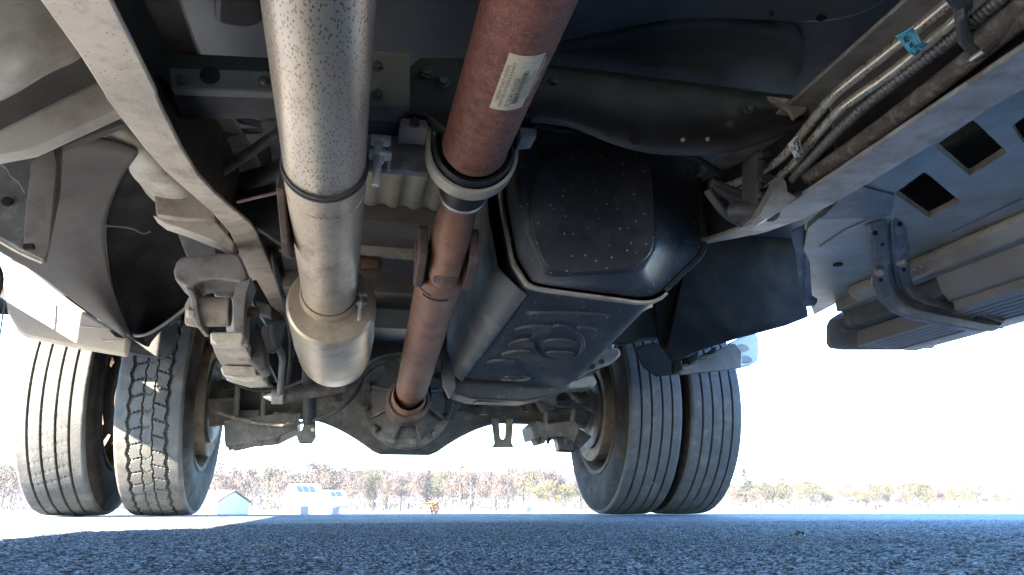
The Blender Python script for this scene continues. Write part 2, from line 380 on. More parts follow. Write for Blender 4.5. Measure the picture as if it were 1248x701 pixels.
for x, yb in zip(xs_, yb_):
    yt = 80 + (x-646)*(124-80)/339; ym = yt + (yb-yt)*.50; yr = yt + (yb-yt)*.68
    rows.append([at(x, yt-2, Y=1.10), at(x, yt, Y=1.04), at(x, yt+3, Y=1.03), at(x, ym, Y=1.03), at(x, yr, Y=1.022), at(x, yr+(yb-yr)*.35, Y=1.006), at(x, yr+(yb-yr)*.75, Y=.998), at(x, yb, Y=.998), at(x, yb-1, Y=1.004)])
cm = MB().loft(rows, closed=False).build('crossmember', M['dark'], T, ang=180)
q_ = cm.modifiers.new('subsurf', 'SUBSURF'); q_.levels = q_.render_levels = 2
q_ = cm.modifiers.new('solid', 'SOLIDIFY'); q_.thickness = .004
fl = cm
MB().lathe([(0, .010), (.003, .010)], at(773, 170, Y=Yc-.004), (0, -1, 0), 16, True).build('slot', M['liner_dark'], cm)
for x, y in ((832, 171), (862, 170)): MB().lathe([(0, .0035), (.004, .0025)], at(x, y, Y=Yc-.007), (0, -1, 0), 8, True).build('rivet', M['zinc'], cm)
facing('gusset', [(935, 116), (985, 122), (984, 134), (968, 146), (962, 135), (940, 124)], Yc-.012, .008, M['tan'], T)

# stamped shapes of the cab floor, upper right and upper left
def stamped(name, pts, Z, d, m, it=2, ins=.03):
    p = chaikin(PZ(pts, Z), it); c = sum(p, Vector())/len(p)
    top = [q + Vector((0, 0, d)) for q in p]; low_ = [q + (c-q)*ins for q in p]
    return MB().loft([top, low_]).build(name, m, T, .01, seg=3)
stamped('floor_panel', [(640, -80), (1110, -80), (1105, 0), (1020, 34), (900, 26), (800, 28), (720, 48), (640, 60)], .742, .07, M['floor'])
stamped('floor_panel', [(640, 62), (720, 54), (800, 34), (850, 26), (930, 34), (985, 50), (980, 112), (900, 125), (760, 115), (640, 95)], .775, .035, M['floor'])
for x, y, r in ((1001, 20, .0075), (940, 15, .0035)):
    MB().lathe([(0, r), (.004, r)], at(x, y, Z=.741), (0, 0, -1), 20, True).build('drain_hole', M['liner_dark'], T)
stamped('floor_panel', [(258, 12), (265, -30), (322, -30), (330, 38), (262, 34)], .76, .06, M['dark'])

# ---- body floor behind the crossmember, between the rails
mb = MB(); secs = []
for i in range(73):
    x = -.13 + .47*i/72; z = .772 + .007*max(-.6, min(.6, math.sin((x+.02)*2*math.pi/.056)))
    secs.append([Vector((x, 1.42, z)), Vector((x, 1.9, z + .012)), Vector((x, 1.9, z+.022)), Vector((x, 1.42, z+.012))])
mb.loft(secs); mb.build('corrugated_floor', M['corr'], T, ang=50)
def cross_beam(y0, y1, z0, z1, m, x0=-.22, x1=.69): return MB().box(((x0+x1)/2, (y0+y1)/2, (z0+z1)/2), (x1-x0, y1-y0, z1-z0)).build('cross_beam', m, T, .004)
cross_beam(1.86, 1.875, .735, .79, M['beam']); cross_beam(1.875, 2.06, .735, .75, M['beam']); cross_beam(2.05, 2.068, .705, .745, M['pale'])
cross_beam(2.07, 2.28, .715, .735, M['beam_blue']); cross_beam(2.27, 2.29, .66, .72, M['beam']); cross_beam(2.3, 2.5, .665, .69, M['dark'])
cross_beam(2.49, 2.51, .60, .68, M['beam_blue']); cross_beam(2.52, 2.9, .63, .66, M['dark']); cross_beam(2.9, 2.93, .55, .7, M['black']); cross_beam(2.95, 3.6, .64, .66, M['black'])
facing('rear_crossmember', [(300, 372), (470, 372), (470, 484), (395, 486), (325, 480), (300, 460)], 2.96, .05, M['black'], T)
rb = MB().prism(P([(436, 311), (466, 314), (465, 330), (436, 332)], 2.04), (0, .08, 0)).build('bump_stop_bracket', M['rustd'], T, .004)
MB().prism(P([(440, 316), (461, 317), (461, 326), (440, 327)], 2.036), (0, .01, 0)).build('rubber_pad', M['rust2'], rb, .002)

# ---- bearing support plate and the exhaust clamp bolt
bp_ = MB().plate(P([(440, 146), (522, 149), (528, 156), (530, 200), (524, 211), (440, 203)], 1.13),
                 [[at(490 + 5*math.cos(a), 194 + 2.2*math.sin(a), Y=1.13) for a in (2*math.pi*k/12 for k in range(12))]], (0, .02, 0)).build('bearing_support', M['grey'], T, .003)
MB().prism(P([(448, 134), (498, 139), (498, 150), (448, 146)], 1.08), (0, .05, 0)).build('bracket_flange', M['dark'], bp_, .002)
MB().prism(P([(488, 143), (520, 146), (523, 156), (488, 154)], 1.05), (0, .06, 0)).build('clip', M['tan'], bp_, .002)
MB().lathe([(0, .008), (.01, .008)], at(505, 151, Y=1.05), (0, -1, 0), 6, True).build('bolt', M['rustd'], bp_, .001)
MB().prism(P([(632, 154), (655, 156), (654, 168), (634, 170)], 1.02), (0, .04, 0)).build('clip', M['grey'], bp_, .003)

# ---- exhaust: long speckled pipe, joint, lower pipe, muffler
def ycen(y0, z0, y1, z1, y): return z0 + (z1-z0)*(y-y0)/(y1-y0)
XE = -.0565
def ez(y): return .541 + (.4655-.541)*(y-.7)/(1.6-.7)
ex = empty('exhaust_pipe', (0, 0, 0), T)
edir = Vector((0, .9, .4655-.541)).normalized()
def epipe(y0, y1, r0, r1, n=64, k=14):
    return [(XE, y0+(y1-y0)*i/k, ez(y0+(y1-y0)*i/k)) for i in range(k+1)], [r0+(r1-r0)*i/k for i in range(k+1)]
p, r = epipe(-1.2, 1.035, .0585, .0585); MB().tube(p, r, 64).build('pipe_section', M['alum'], ex)
p, r = epipe(1.03, 1.62, .0605, .056); MB().tube(p, r, 64).build('pipe_section', M['alum2'], ex)
for y, rr in ((1.030, .0625), (1.040, .0632)):
    MB().tube([(XE, y, ez(y)), (XE, y+.005, ez(y+.005))], rr, 64).build('joint_band', M['dark'], ex, .001)
y = 1.10; MB().tube([(XE, y, ez(y)), (XE, y+.004, ez(y+.004))], .0612, 64).build('weld_seam', M['alum'], ex, .001)
y = 1.570; MB().tube([(XE, y, ez(y)), (XE, y+.005, ez(y+.005))], .0588, 64).build('joint_band', M['rustd'], ex, .002)
def clamp_mesh(px, py, Y, s, parent):
    q = at(px, py, Y=Y)
    mb = MB()
    mb.box(q + Vector((.006, .004, .030))*s, (.030*s, .022*s, .010*s)); mb.box(q + Vector((.006, .004, .006))*s, (.034*s, .022*s, .008*s))
    mb.box(q + Vector((.020, .012, .012))*s, (.004*s, .006*s, .055*s))
    mb.build('clamp_saddle', M['zinc'], parent, .002)
    mb = MB().lathe([(.008, .0115*s), (0, .0115*s), (-.002, .009*s), (-.012*s, .009*s)], q + Vector((.004, 0, .004))*s, (0, 0, 1), 6, True)
    mb.build('nut', M['zinc'], parent, .001)
    MB().tube([q + Vector((.004, 0, .03))*s, q + Vector((.002, .0, -.045))*s], .0062*s, 12).build('bolt', M['zinc'], parent, .001)
clamp_mesh(458, 192, 1.03, 1.0, ex); clamp_mesh(438, 372, 1.575, .75, ex)
# rusty bracket at the left of the pipe
hb = MB().prism([Vector((XE-.062, 1.12, ez(1.12)-.005)), Vector((XE-.06, 1.27, ez(1.27)-.052)), Vector((XE-.05, 1.285, ez(1.27)-.052)), Vector((XE-.055, 1.285, ez(1.27)-.02)), Vector((XE-.06, 1.14, ez(1.12)+.03))], (-.012, 0, 0)).build('hanger_bracket', M['rustd'], T, .002)
MB().tube([at(350, 232, Y=1.2), at(290, 246, Y=1.3)], .003, 8).build('hanger_rod', M['rustd'], hb)
# muffler
mf = empty('muffler', (0, 0, 0), T)
mc0, mc1 = Vector((-.052, 1.6, .4475)), Vector((-.046, 1.985, .405)); md = (mc1-mc0); ml = md.length
MB().lathe([(0, .02), (0, .0885), (.005, .0935), (.02, .0945), (ml*.55, .0945), (ml-.05, .0905), (ml-.012, .086), (ml, .078), (ml, .03)], mc0, md, 64).build('muffler_can', M['muf'], mf, ang=28)
MB().lathe([(-.022, .0555), (-.022, .0595), (-.006, .062), (.012, .064)], (XE, 1.595, ez(1.595)), edir, 48).build('muffler_collar', M['alum2'], mf, ang=30)
MB().tube([mc1, mc1 + Vector((0, .2, .06)), mc1 + Vector((-.01, .5, .2)), mc1 + Vector((-.02, .9, .22)), mc1 + Vector((-.02, 1.6, .2))], .05, 24).build('tail_pipe', M['alum2'], mf)

# ---- drive shaft
ds = empty('drive_shaft', (0, 0, 0), T)
XD, ZD, RD = .1665, .572, .0505
MB().tube([(XD, -1.3 + 2.36*i/14, ZD) for i in range(15)], RD, 64).build('front_tube', M['rust'], ds)
MB().lathe([(0, .0508), (.012, .052), (.016, .046), (.03, .044)], (XD, 1.045, ZD), (0, 1, 0), 48).build('tube_end', M['rust2'], ds)
# centre bearing: rubber ring in a pale strap, boot behind
bc = Vector((.166, 1.085, .572))
MB().lathe([(-.02, .053), (-.026, .06), (-.02, .064), (.02, .064), (.026, .058), (.022, .046), (.0, .044)], bc, (0, 1, 0), 56).build('bearing_rubber', M['rubber'], ds)
secs = []
for i in range(49):
    a = math.pi + math.pi*i/48; c, s_ = math.cos(a), math.sin(a)
    secs.append([bc + Vector((c*rr, dy, s_*rr)) for rr, dy in ((.0665, -.014), (.0725, -.014), (.0725, .020), (.0665, .020))])
for sg in (0, -1):
    end = secs[sg]; up = [q + Vector((0, 0, .075)) for q in end]
    secs = [up] + secs if sg == 0 else secs + [up]
MB().loft(secs).build('bearing_strap', M['strap'], ds, .001)
sy, sz = .47, -.085
d2 = Vector((0, 1, -.20)).normalized()
b0 = Vector((.167, 1.105, .562))
MB().lathe([(0, .052), (.012, .05), (.02, .043), (.03, .047), (.04, .040), (.05, .044), (.062, .0375), (.075, .041), (.082, .038)], b0, d2, 48).build('rubber_boot', M['rubber'], ds, ang=60)
MB().lathe([(.079, .0395), (.080, .0412), (.084, .0412), (.085, .0395)], b0, d2, 48).build('boot_clamp', M['zinc'], ds)
pa, pb = at(536, 338, Y=1.40), at(500, 480, Y=2.26)
d3 = (pb-pa).normalized()
yk = b0 + d2*.08
jc = at(544, 308, Y=1.315)                              # universal joint centre
# front yoke: a neck that opens into two ears below and above the cross
MB().loft([[yk + (jc-yk)*t + Vector((math.cos(a)*rx, 0, math.sin(a)*rz)) for a in (2*math.pi*k/28 for k in range(28))] for t, rx, rz in
           ((0, .033, .034), (.22, .0315, .034), (.42, .033, .043), (.6, .0345, .053), (.85, .035, .057), (1.1, .0345, .056), (1.2, .031, .050), (1.22, .024, .040))]).build('slip_yoke', M['rust2'], ds)
MB().lathe([(-.012, .021), (-.004, .023), (.004, .021), (.005, .015), (.001, .013), (.001, 0.001)], jc + Vector((0, .01, -.052)), (0, .25, -1), 28).build('bearing_cap', M['rustd'], ds)
# rear yoke: ears at both sides
for sx in (-1, 1):
    e0 = jc + Vector((sx*.0375, -.004, -.002)); pts = []
    for t, w in ((-.042, .024), (-.034, .034), (0, .040), (.03, .041), (.06, .043), (.085, .03)):
        pts.append((t, w))
    poly = [e0 + d3*t + Vector((0, 0, w)) for t, w in pts] + [e0 + d3*t + Vector((0, 0, -w)) for t, w in reversed(pts)]
    MB().prism(poly, (sx*.017, 0, 0)).build('yoke_ear', M['rustd'], ds, .003, seg=2)
    MB().lathe([(0, .021), (.006, .021), (.008, .016), (.003, .014), (.003, .001)], e0 + Vector((sx*.0135, 0, 0)), (sx, 0, 0), 24).build('bearing_cap', M['rustd'], ds)
MB().tube([jc + Vector((-.06, 0, 0)), jc + Vector((.06, 0, 0))], .013, 14).build('joint_cross', M['rustd'], ds)
rt0 = jc + d3*.055
MB().lathe([(0, .040), (.008, .0475), (.03, .0495), (.05, .048), (.06, .0462), ((pb-rt0).length+.05, .0462)], rt0, d3, 56, True).build('rear_tube', M['rust2'], ds)
for k, (t, w) in enumerate(((.045, .35), (.062, .55))):
    c = rt0 + d3*t; u = d3.cross(Vector((1, 0, 0))).normalized(); x = Vector((1, 0, 0))
    MB().tube([c + (x*math.sin(q) - u*math.cos(q)*(-1 if u.z < 0 else 1))*.0492 for q in (-1.1+k*.35 + w*i/6*2 for i in range(7))], .0018, 6).build('weld_scratch', M['rubber'], ds)

# paper label glued round the front tube
lab = empty('paper_label', (0, 0, 0), ds)
def on_tube(px, py):
    d = ray(px, py); o_ = CO - Vector((XD, 0, ZD)); A = d.x*d.x+d.z*d.z; B = o_.x*d.x+o_.z*d.z; C_ = o_.x*o_.x+o_.z*o_.z-RD*RD
    t = (-B - math.sqrt(max(0, B*B-A*C_)))/A; p_ = CO + d*t
    return math.atan2(p_.z-ZD, p_.x-XD), p_.y
corners = [on_tube(*c) for c in ((598, 132), (618, 66), (661, 62.5), (641, 126))]   # lower-left, top-left, top-right, lower-right
a0 = (corners[0][0]+corners[1][0])/2; a1 = (corners[2][0]+corners[3][0])/2
y0 = (corners[0][1]+corners[3][1])/2; y1 = (corners[1][1]+corners[2][1])/2      # y0 bottom (far), y1 top (near)
def tubept(u, v, r=RD+.0006):                           # u: reading direction 0..1 (far to near), v: 0 first line .. 1 last line
    a = a0 + (a1-a0)*v; return Vector((XD + r*math.cos(a), y0 + (y1-y0)*u, ZD + r*math.sin(a)))
def patch(u0, u1, v0, v1, r, n=10):
    secs = [[tubept(u, v0+(v1-v0)*i/n, r) for i in range(n+1)] for u in (u0, u1)]
    return secs
MB().loft(patch(0, 1, 0, 1, RD+.0006, 20), closed=False).build('paper', M['paper'], lab)
mb = MB()
prof = [(.14, .97, 1.03), (.2, .99, 1.13), (.36, 1.0, 1.16), (.5, .99, 1.20), (.62, 1.02, 1.17), (.75, 1.03, 1.2), (.9, 1.05, 1.12)]
mb.loft([[tubept(u, v0_+(v1_-v0_)*i/4, RD+.0004) for i in range(5)] for u, v0_, v1_ in prof], closed=False); mb.build('torn_paper', M['paper_torn'], lab)
mb = MB(); rb_ = random.Random(11); u = .14
while u < .74:
    w = rb_.choice((.006, .006, .012, .018)); mb.loft(patch(u, u+w, .56, .72, RD+.0009, 3), closed=False); u += w + rb_.choice((.007, .007, .013))
mb.build('barcode', M['ink'], lab)
def label_text(txt, u0, v_base, hgt, wid, name='lettering', m=None):
    cu = bpy.data.curves.new(name, 'FONT'); cu.body = txt; cu.resolution_u = 2; ob = bpy.data.objects.new(name, cu); COL.objects.link(ob)
    dg = bpy.context.evaluated_depsgraph_get(); me = bpy.data.meshes.new_from_object(ob.evaluated_get(dg))
    bpy.data.objects.remove(ob); xs_ = [v.co.x for v in me.vertices]; L_ = max(xs_) - min(xs_)
    for v in me.vertices:
        q = tubept(u0 + (v.co.x-min(xs_))/L_*wid, v_base - v.co.y/.7*hgt, RD+.0009); v.co = q
    me.materials.clear(); me.materials.append(m or M['ink']); o_ = bpy.data.objects.new(name, me); COL.objects.link(o_); o_.parent = lab; return o_
label_text('7C3A-4K145-NGB', .08, .54, .15, .54)
label_text('TAKSON TXXKT (XXPAM)', .16, .155, .085, .66); label_text('MADE IN XXX AXLE & SHAFT', .08, .285, .085, .80)
label_text('7C3A 4K145 NGB 0271', .22, .80, .055, .44); label_text('SHAFT ASY   L 6  0214', .22, .92, .07, .52)

# ---- rear axle
XA, YA, ZA, TR = .18, 2.65, .366, .366
ax = empty('rear_axle', (0, 0, 0), T)
secs = []
for i in range(61):
    x = -.62 + 1.62*i/60; q = abs(x-(XA+.01))
    r = .06 + .115*max(0, min(1, (.33-q)/.24))**1.6*(1 if q > .1 else 1) if q < .33 else .06
    r = min(r, .172); ry = min(r, .12)
    secs.append([Vector((x, YA-.02 + ry*math.cos(a), ZA + r*math.sin(a))) for a in (2*math.pi*k/40 for k in range(40))])
MB().loft(secs).build('axle_housing', M['axle'], ax)
dc = Vector((XA+.004, 2.492, .358))
ring = [dc + Vector((math.cos(a)*.152*(1+.03*math.sin(3*a)), 0, math.sin(a)*.152)) for a in (2*math.pi*k/40 for k in range(40))]
MB().prism(ring, (0, .05, 0)).build('differential_carrier', M['axle'], ax, .006)
MB().lathe([(.0, .122), (-.012, .11), (-.03, .09), (-.055, .075), (-.09, .068), (-.12, .066), (-.14, .062)], dc, (0, 1, 0), 40).build('pinion_nose', M['axle'], ax)
for k in range(12):
    a = 2*math.pi*(k+.35)/12; q = dc + Vector((math.cos(a)*.138, 0, math.sin(a)*.138))
    mb = MB().lathe([(.004, .015), (-.004, .015), (-.005, .011), (-.017, .0105), (-.019, .007)], q, (0, 1, 0), 6, True); mb.build('bolt', M['axle'], ax, .001)
for a in (205, 250, 290, 335, 160, 20):
    u = Vector((math.cos(rad(a)), 0, math.sin(rad(a)))); w = Vector((-u.z, 0, u.x))*.006
    p0, p1 = dc + u*.062, dc + u*.13
    MB().loft([[p0+w+Vector((0, -.10, 0)), p0-w+Vector((0, -.10, 0)), p0-w+Vector((0, .0, 0)), p0+w+Vector((0, 0, 0))],
               [p1+w+Vector((0, -.014, 0)), p1-w+Vector((0, -.014, 0)), p1-w, p1+w]]).build('rib', M['axle'], ax, .003)
pf = at(497, 489, Y=2.32)
pfd = (Vector((0, 1, 0))*.75 + d3*.25).normalized()
MB().lathe([(-.03, .05), (-.034, .058), (-.026, .066), (-.006, .067), (0, .062), (.0, .045)], pf, pfd, 44).build('yoke_ring', M['rustd'], ds)
MB().lathe([(.012, .004), (.008, .048), (.012, .062), (.03, .0665), (.07, .0665), (.078, .06), (.1, .058)], pf + pfd*.012, pfd, 44).build('pinion_flange', M['rustd'], ds)
MB().lathe([(-.075, .0475), (-.06, .05), (-.03, .052), (-.0, .052)], pf, d3, 36).build('tube_end', M['rust2'], ds)
for a in (200, 235, 272, 305, 340):
    q = pf + pfd*.004 + Vector((math.cos(rad(a))*.058, 0, math.sin(rad(a))*.058))
    MB().lathe([(-.014, .008), (-.004, .0085), (.012, .0085)], q, pfd, 6, True).build('bolt', M['rustd'], ds, .001)
# spring plates, U bolts, shock mounts on the axle
mb = MB().prism(P([(272, 512), (346, 503), (362, 505), (362, 522), (348, 528), (332, 536), (300, 539), (274, 545)], 2.46), (0, .22, 0)); mb.build('spring_plate', M['axle'], ax, .004)
mb = MB().prism(P([(252, 486), (292, 484), (292, 516), (255, 520)], 2.5), (0, .02, 0)); mb.build('spring_seat', M['axle'], ax, .004)
mb = MB().prism(P([(288, 500), (316, 500), (316, 518), (288, 518)], 2.49), (0, .02, 0)); mb.build('spring_seat', M['axle'], ax, .003)
for x0_, y0_, x1_, y1_ in ((291, 455, 287, 518), (325, 425, 320, 518), (333, 505, 366, 507), (704, 455, 696, 530), (666, 430, 665, 522)):
    MB().tube([at(x0_, y0_, Y=2.47), at(x1_, y1_, Y=2.47)], .009, 12).build('u_bolt', M['axle'], ax)
mb = MB().prism(P([(648, 519), (655, 512), (668, 516), (700, 512), (708, 520), (700, 540), (690, 532), (668, 532), (664, 541), (660, 533), (652, 536)], 2.46), (0, .16, 0)); mb.build('spring_plate', M['axle'], ax, .004)
mb = MB().prism(P([(600, 510), (608, 510), (610, 534), (614, 536), (617, 532), (618, 510), (626, 510), (624, 540), (627, 545), (600, 545), (604, 540)], 2.52), (0, .03, 0)); mb.build('shock_bracket', M['axle'], ax, .002)
MB().prism(P([(679, 532), (700, 530), (702, 551), (682, 550)], 2.5), (0, .06, 0)).build('bump_block', M['rubber'], ax, .006)
MB().prism(P([(690, 512), (722, 532), (706, 548), (694, 545)], 2.52), (0, .05, 0)).build('brake_lever', M['axle'], ax, .004)
MB().prism(P([(655, 472), (672, 470), (680, 480), (678, 498), (664, 502), (656, 490)], 2.44), (0, .05, 0)).build('spring_clip', M['axle'], ax, .004)
MB().tube(smooth_path([at(684, 463, Y=2.35), at(692, 478, Y=2.38), at(706, 492, Y=2.42), at(724, 501, Y=2.46)]), .0075, 12).build('brake_hose', M['hose'], T)
MB().tube(smooth_path([at(262, 502, Y=2.45), at(285, 509, Y=2.44), at(312, 516, Y=2.43), at(345, 518, Y=2.42)]), .007, 12).build('brake_hose', M['hose'], T)
MB().tube(smooth_path([at(345, 518, Y=2.42), at(385, 513, Y=2.4), at(415, 500, Y=2.38), at(436, 478, Y=2.4), at(446, 450, Y=2.42), at(462, 438, Y=2.44), at(488, 434, Y=2.46)]), .0055, 10).build('brake_line', M['dark'], T)
MB().tube(smooth_path([at(425, 470, Y=2.55), at(440, 455, Y=2.54), at(456, 442, Y=2.53), at(478, 435, Y=2.53), at(500, 434, Y=2.53)]), .014, 14).build('axle_vent_pipe', M['grey'], T)
for x, y in ((281, 541), (292, 540), (318, 537), (338, 532), (656, 535), (668, 534), (690, 534)):
    q = at(x, y, Y=2.50); MB().lathe([(0, .011), (.014, .011), (.015, .007), (.026, .0065)], q + Vector((0, 0, .006)), (0, 0, -1), 6, True).build('nut', M['axle'], ax, .001)
# shock absorber and sway bar link on the exhaust side
sh = MB().tube([at(377, 440, Y=2.25), at(377, 512, Y=2.42)], .021, 24).build('shock_absorber', M['dark'], T)
MB().prism(P([(360, 528), (368, 524), (371, 512), (384, 512), (385, 532), (380, 540), (364, 540)], 2.43), (0, .04, 0)).build('shock_eye', M['axle'], sh, .004)
MB().lathe([(0, .006), (.004, .006)], at(381, 524, Y=2.428), (0, -1, 0), 12, True).build('pin', M['zinc'], sh)
sw = MB().tube(smooth_path([at(332, 382, Y=1.85), at(334, 418, Y=1.98), at(345, 432, Y=2.05), at(344, 452, Y=2.14), at(341, 480, Y=2.26)]), .0095, 14).build('sway_bar_link', M['beam_blue'], T)
MB().tube([at(331, 484, Y=2.27), at(346, 484, Y=2.27)], .021, 18).build('link_bush', M['grey'], sw, .003)
MB().lathe([(0, .012), (.006, .011), (.022, .003)], at(331, 484, Y=2.27), (-1, 0, 0), 10, True).build('bolt', M['zinc'], sw)
MB().tube([at(340, 484, Y=2.28), at(420, 470, Y=2.32)], .02, 16).build('sway_bar', M['axle'], T)
MB().prism(P([(320, 398), (338, 384), (346, 400), (342, 424), (332, 430), (316, 424)], 1.99), (0, .02, 0)).build('link_bracket', M['beam_blue'], T, .003)

for name, pts, r, m in (
    ('brake_line', ((272, 476, 2.50), (300, 470, 2.52), (345, 472, 2.55), (400, 474, 2.5), (440, 468, 2.44)), .0045, 'dark'),
    ('brake_line', ((560, 500, 2.5), (600, 492, 2.54), (650, 490, 2.55), (690, 486, 2.5)), .0045, 'dark'),
    ('parking_cable', ((262, 448, 2.3), (290, 470, 2.36), (322, 478, 2.40), (358, 470, 2.38), (392, 452, 2.34), (412, 430, 2.2)), .006, 'rubber'),
    ('parking_cable', ((640, 478, 2.3), (662, 492, 2.36), (690, 498, 2.4), (716, 492, 2.42)), .006, 'rubber'),
    ('wiring_loom', ((330, 300, 1.95), (338, 340, 2.0), (352, 380, 2.1), (356, 430, 2.2), (350, 470, 2.4)), .007, 'rubber'),
    ('wiring_loom', ((205, 118, 1.08), (260, 124, 1.10), (320, 122, 1.10), (340, 116, 1.08)), .006, 'rubber'),
    ('wiring_loom', ((452, 142, 1.16), (500, 144, 1.15), (540, 136, 1.12)), .005, 'rubber'),
    ('vent_hose', ((650, 150, 1.2), (672, 158, 1.22), (720, 160, 1.24), (790, 172, 1.24), (850, 192, 1.26), (880, 214, 1.2)), .006, 'rubber'),
    ('vent_hose', ((700, 462, 2.3), (726, 450, 2.28), (744, 436, 2.2), (752, 414, 2.15)), .008, 'dark')):
    MB().tube(smooth_path([at(x, y, Y=Y) for x, y, Y in pts]), r, 10).build(name, M[m], T)
for x, y, Y in ((318, 470, 2.5), (412, 482, 2.44), (590, 498, 2.49), (645, 494, 2.49)): MB().prism(P([(x-4, y-7), (x+4, y-7), (x+5, y+7), (x-5, y+7)], Y), (0, .03, 0)).build('line_clip', M['dark'], T, .002)
for x, y, Y, r_ in ((520, 88, 1.03, .008), (540, 100, 1.03, .008), (640, 96, 1.03, .007), (640, 138, 1.03, .007), (460, 82, 1.015, .007), (460, 116, 1.015, .007), (675, 100, 1.025, .007), (912, 134, 1.02, .008), (890, 152, 1.02, .007), (222, 98, .965, .006), (322, 100, .965, .006)):
    MB().lathe([(0, r_*1.35), (.0015, r_*1.35), (.002, r_), (.008, r_), (.009, r_*.7)], at(x, y, Y=Y), (0, -1, 0), 6, True).build('bolt', M['dark'], T, .001)
# ---- spring hanger, bushing and leaf spring
hg = empty('spring_hanger', (0, 0, 0), T)
def arch(pts, Y, d, m, name, bev=.006): return MB().prism(P(pts, Y), (0, d, 0)).build(name, m, hg, bev, seg=3)
arch([(213, 341), (211, 330), (214, 320), (221, 313), (236, 311), (262, 309), (280, 307), (291, 310), (299, 326), (303, 339), (297, 348), (286, 343), (262, 341), (244, 342), (238, 347), (236, 356), (226, 351)], 1.70, .11, M['grey'], 'arch')
arch([(226, 349), (236, 354), (240, 366), (242, 382), (246, 399), (240, 399), (234, 386), (232, 366)], 1.69, .10, M['grey'], 'ear', .003)
arch([(225, 371), (231, 360), (236, 378), (243, 398), (225, 395)], 1.70, .02, M['tan'], 'ear', .003)
arch([(288, 346), (307, 338), (301, 356), (298, 380), (298, 408), (293, 409), (284, 402), (283, 366)], 1.69, .10, M['grey'], 'ear', .003)
MB().tube([at(243, 380, Y=1.74), at(281, 380, Y=1.74)], .0335, 32).build('bushing', M['tan'], hg, .003)
MB().lathe([(0, .013), (.012, .013), (.015, .009)], at(236, 382, Y=1.70), (-1, -.3, 0), 6, True).build('bolt', M['strap'], hg, .002)
MB().tube([at(300, 381, Y=1.74), at(316, 380, Y=1.74)], .011, 12).build('bolt', M['rustd'], hg, .002)
MB().prism(P([(258, 352), (270, 348), (286, 350), (285, 362), (262, 362)], 1.80), (0, .02, 0)).build('light_gap_plate', M['zinc'], hg, .006)  # pale piece standing in for light showing through the arch
MB().prism(P([(256, 405), (295, 404), (297, 410), (294, 419), (262, 420), (256, 414)], 1.68), (0, .05, 0)).build('spring_clip', M['strap'], hg, .004)  # pale tan colour carries the sunlight falling on this clip
ls = empty('leaf_spring', (0, 0, 0), T)
def leaf(path, w, t, m):
    secs = []
    for i, q in enumerate(path):
        a = (path[min(i+1, len(path)-1)] - path[max(i-1, 0)]).normalized(); u = Vector((1, 0, 0)); nrm = u.cross(a).normalized()
        if nrm.z < 0: nrm = -nrm
        secs.append([q - u*w/2 - nrm*t/2, q + u*w/2 - nrm*t/2, q + u*w/2 + nrm*t/2, q - u*w/2 + nrm*t/2])
    MB().loft(secs).build('leaf', m, ls, .002)
base = [at(279, 416, Y=1.70), at(284, 432, Y=1.80), at(290, 446, Y=1.93), at(297, 452, Y=2.1)]
e0 = base[0]
leaf(smooth_path([e0, Vector((e0.x-.004, 1.82, e0.z+.003)), Vector((e0.x-.008, 2.0, e0.z+.03)), Vector((e0.x-.012, 2.3, e0.z+.055)), Vector((e0.x-.02, 2.65, e0.z+.06)), Vector((e0.x-.02, 3.3, e0.z+.03))]), .076, .012, M['tan'])
leaf(smooth_path([at(291, 449, Y=1.86), at(294, 456, Y=1.93), Vector((e0.x-.01, 2.2, e0.z-.005)), Vector((e0.x-.02, 2.65, e0.z+.03)), Vector((e0.x-.02, 3.1, e0.z+.0))]), .076, .012, M['tan'])
rows = [[at(257+dx, 418, Y=1.70), at(298, 418, Y=1.70)] for dx in (0,)] + [[at(a_, y_, Y=Y_), at(b_, y_+1, Y=Y_)] for a_, b_, y_, Y_ in ((260, 301, 426, 1.74), (264, 306, 436, 1.80), (269, 312, 444, 1.86), (276, 318, 451, 1.93))]
o_ = MB().loft([[l_, r_, r_ + Vector((0, .008, .012)), l_ + Vector((0, .008, .012))] for l_, r_ in rows]).build('leaf', M['tan'], ls, .002)
MB().prism(P([(268, 449), (274, 446), (322, 452), (322, 464), (300, 466), (272, 458)], 1.93), (0, .10, 0)).build('spring_tip', M['strap'], ls, .004)
MB().prism(P([(300, 404), (312, 392), (322, 420), (326, 450), (316, 452), (302, 440)], 1.80), (0, .1, 0)).build('spring_side', M['dark'], ls, .006)
MB().prism(P([(300, 345), (312, 340), (330, 372), (346, 386), (340, 392), (322, 390), (308, 372)], 1.84), (0, .1, 0)).build('rail_bracket', M['dark'], T, .004)
MB().prism(P([(312, 366), (330, 372), (330, 386), (312, 380)], 1.78), (0, .04, 0)).build('rail_bracket', M['grey'], T, .004)

# ---- left body side
facing('outrigger', [(-30, 172), (10, 150), (120, 96), (160, 80), (185, 122), (140, 141), (40, 187), (-30, 200)], 1.10, .02, M['cover'], T, .008)
facing('cover_shade_plate', [(-40, 112), (4, 120), (34, 102), (62, 82), (98, 70), (150, 60), (170, 84), (112, 112), (10, 160), (-40, 180)], 1.16, .02, M['liner'], T, .003)  # dark brown plate that paints in the shade below the cover
mb = MB(); g = []
cov = [[(-60, -60), (-60, 20), (-60, 70), (-60, 120), (-60, 150)], [(0, -60), (0, 10), (0, 60), (0, 105), (2, 124)], [(30, -60), (30, 10), (32, 55), (34, 90), (34, 106)],
       [(52, -60), (56, 10), (60, 45), (62, 74), (62, 87)], [(70, -60), (84, 10), (96, 45), (99, 66), (97, 75)]]
for i, colm in enumerate(cov):
    g.append([at(x, y, Y=1.0 - .05*math.sin(math.pi*j/4) - .02*math.sin(math.pi*i/4)) for j, (x, y) in enumerate(colm)])
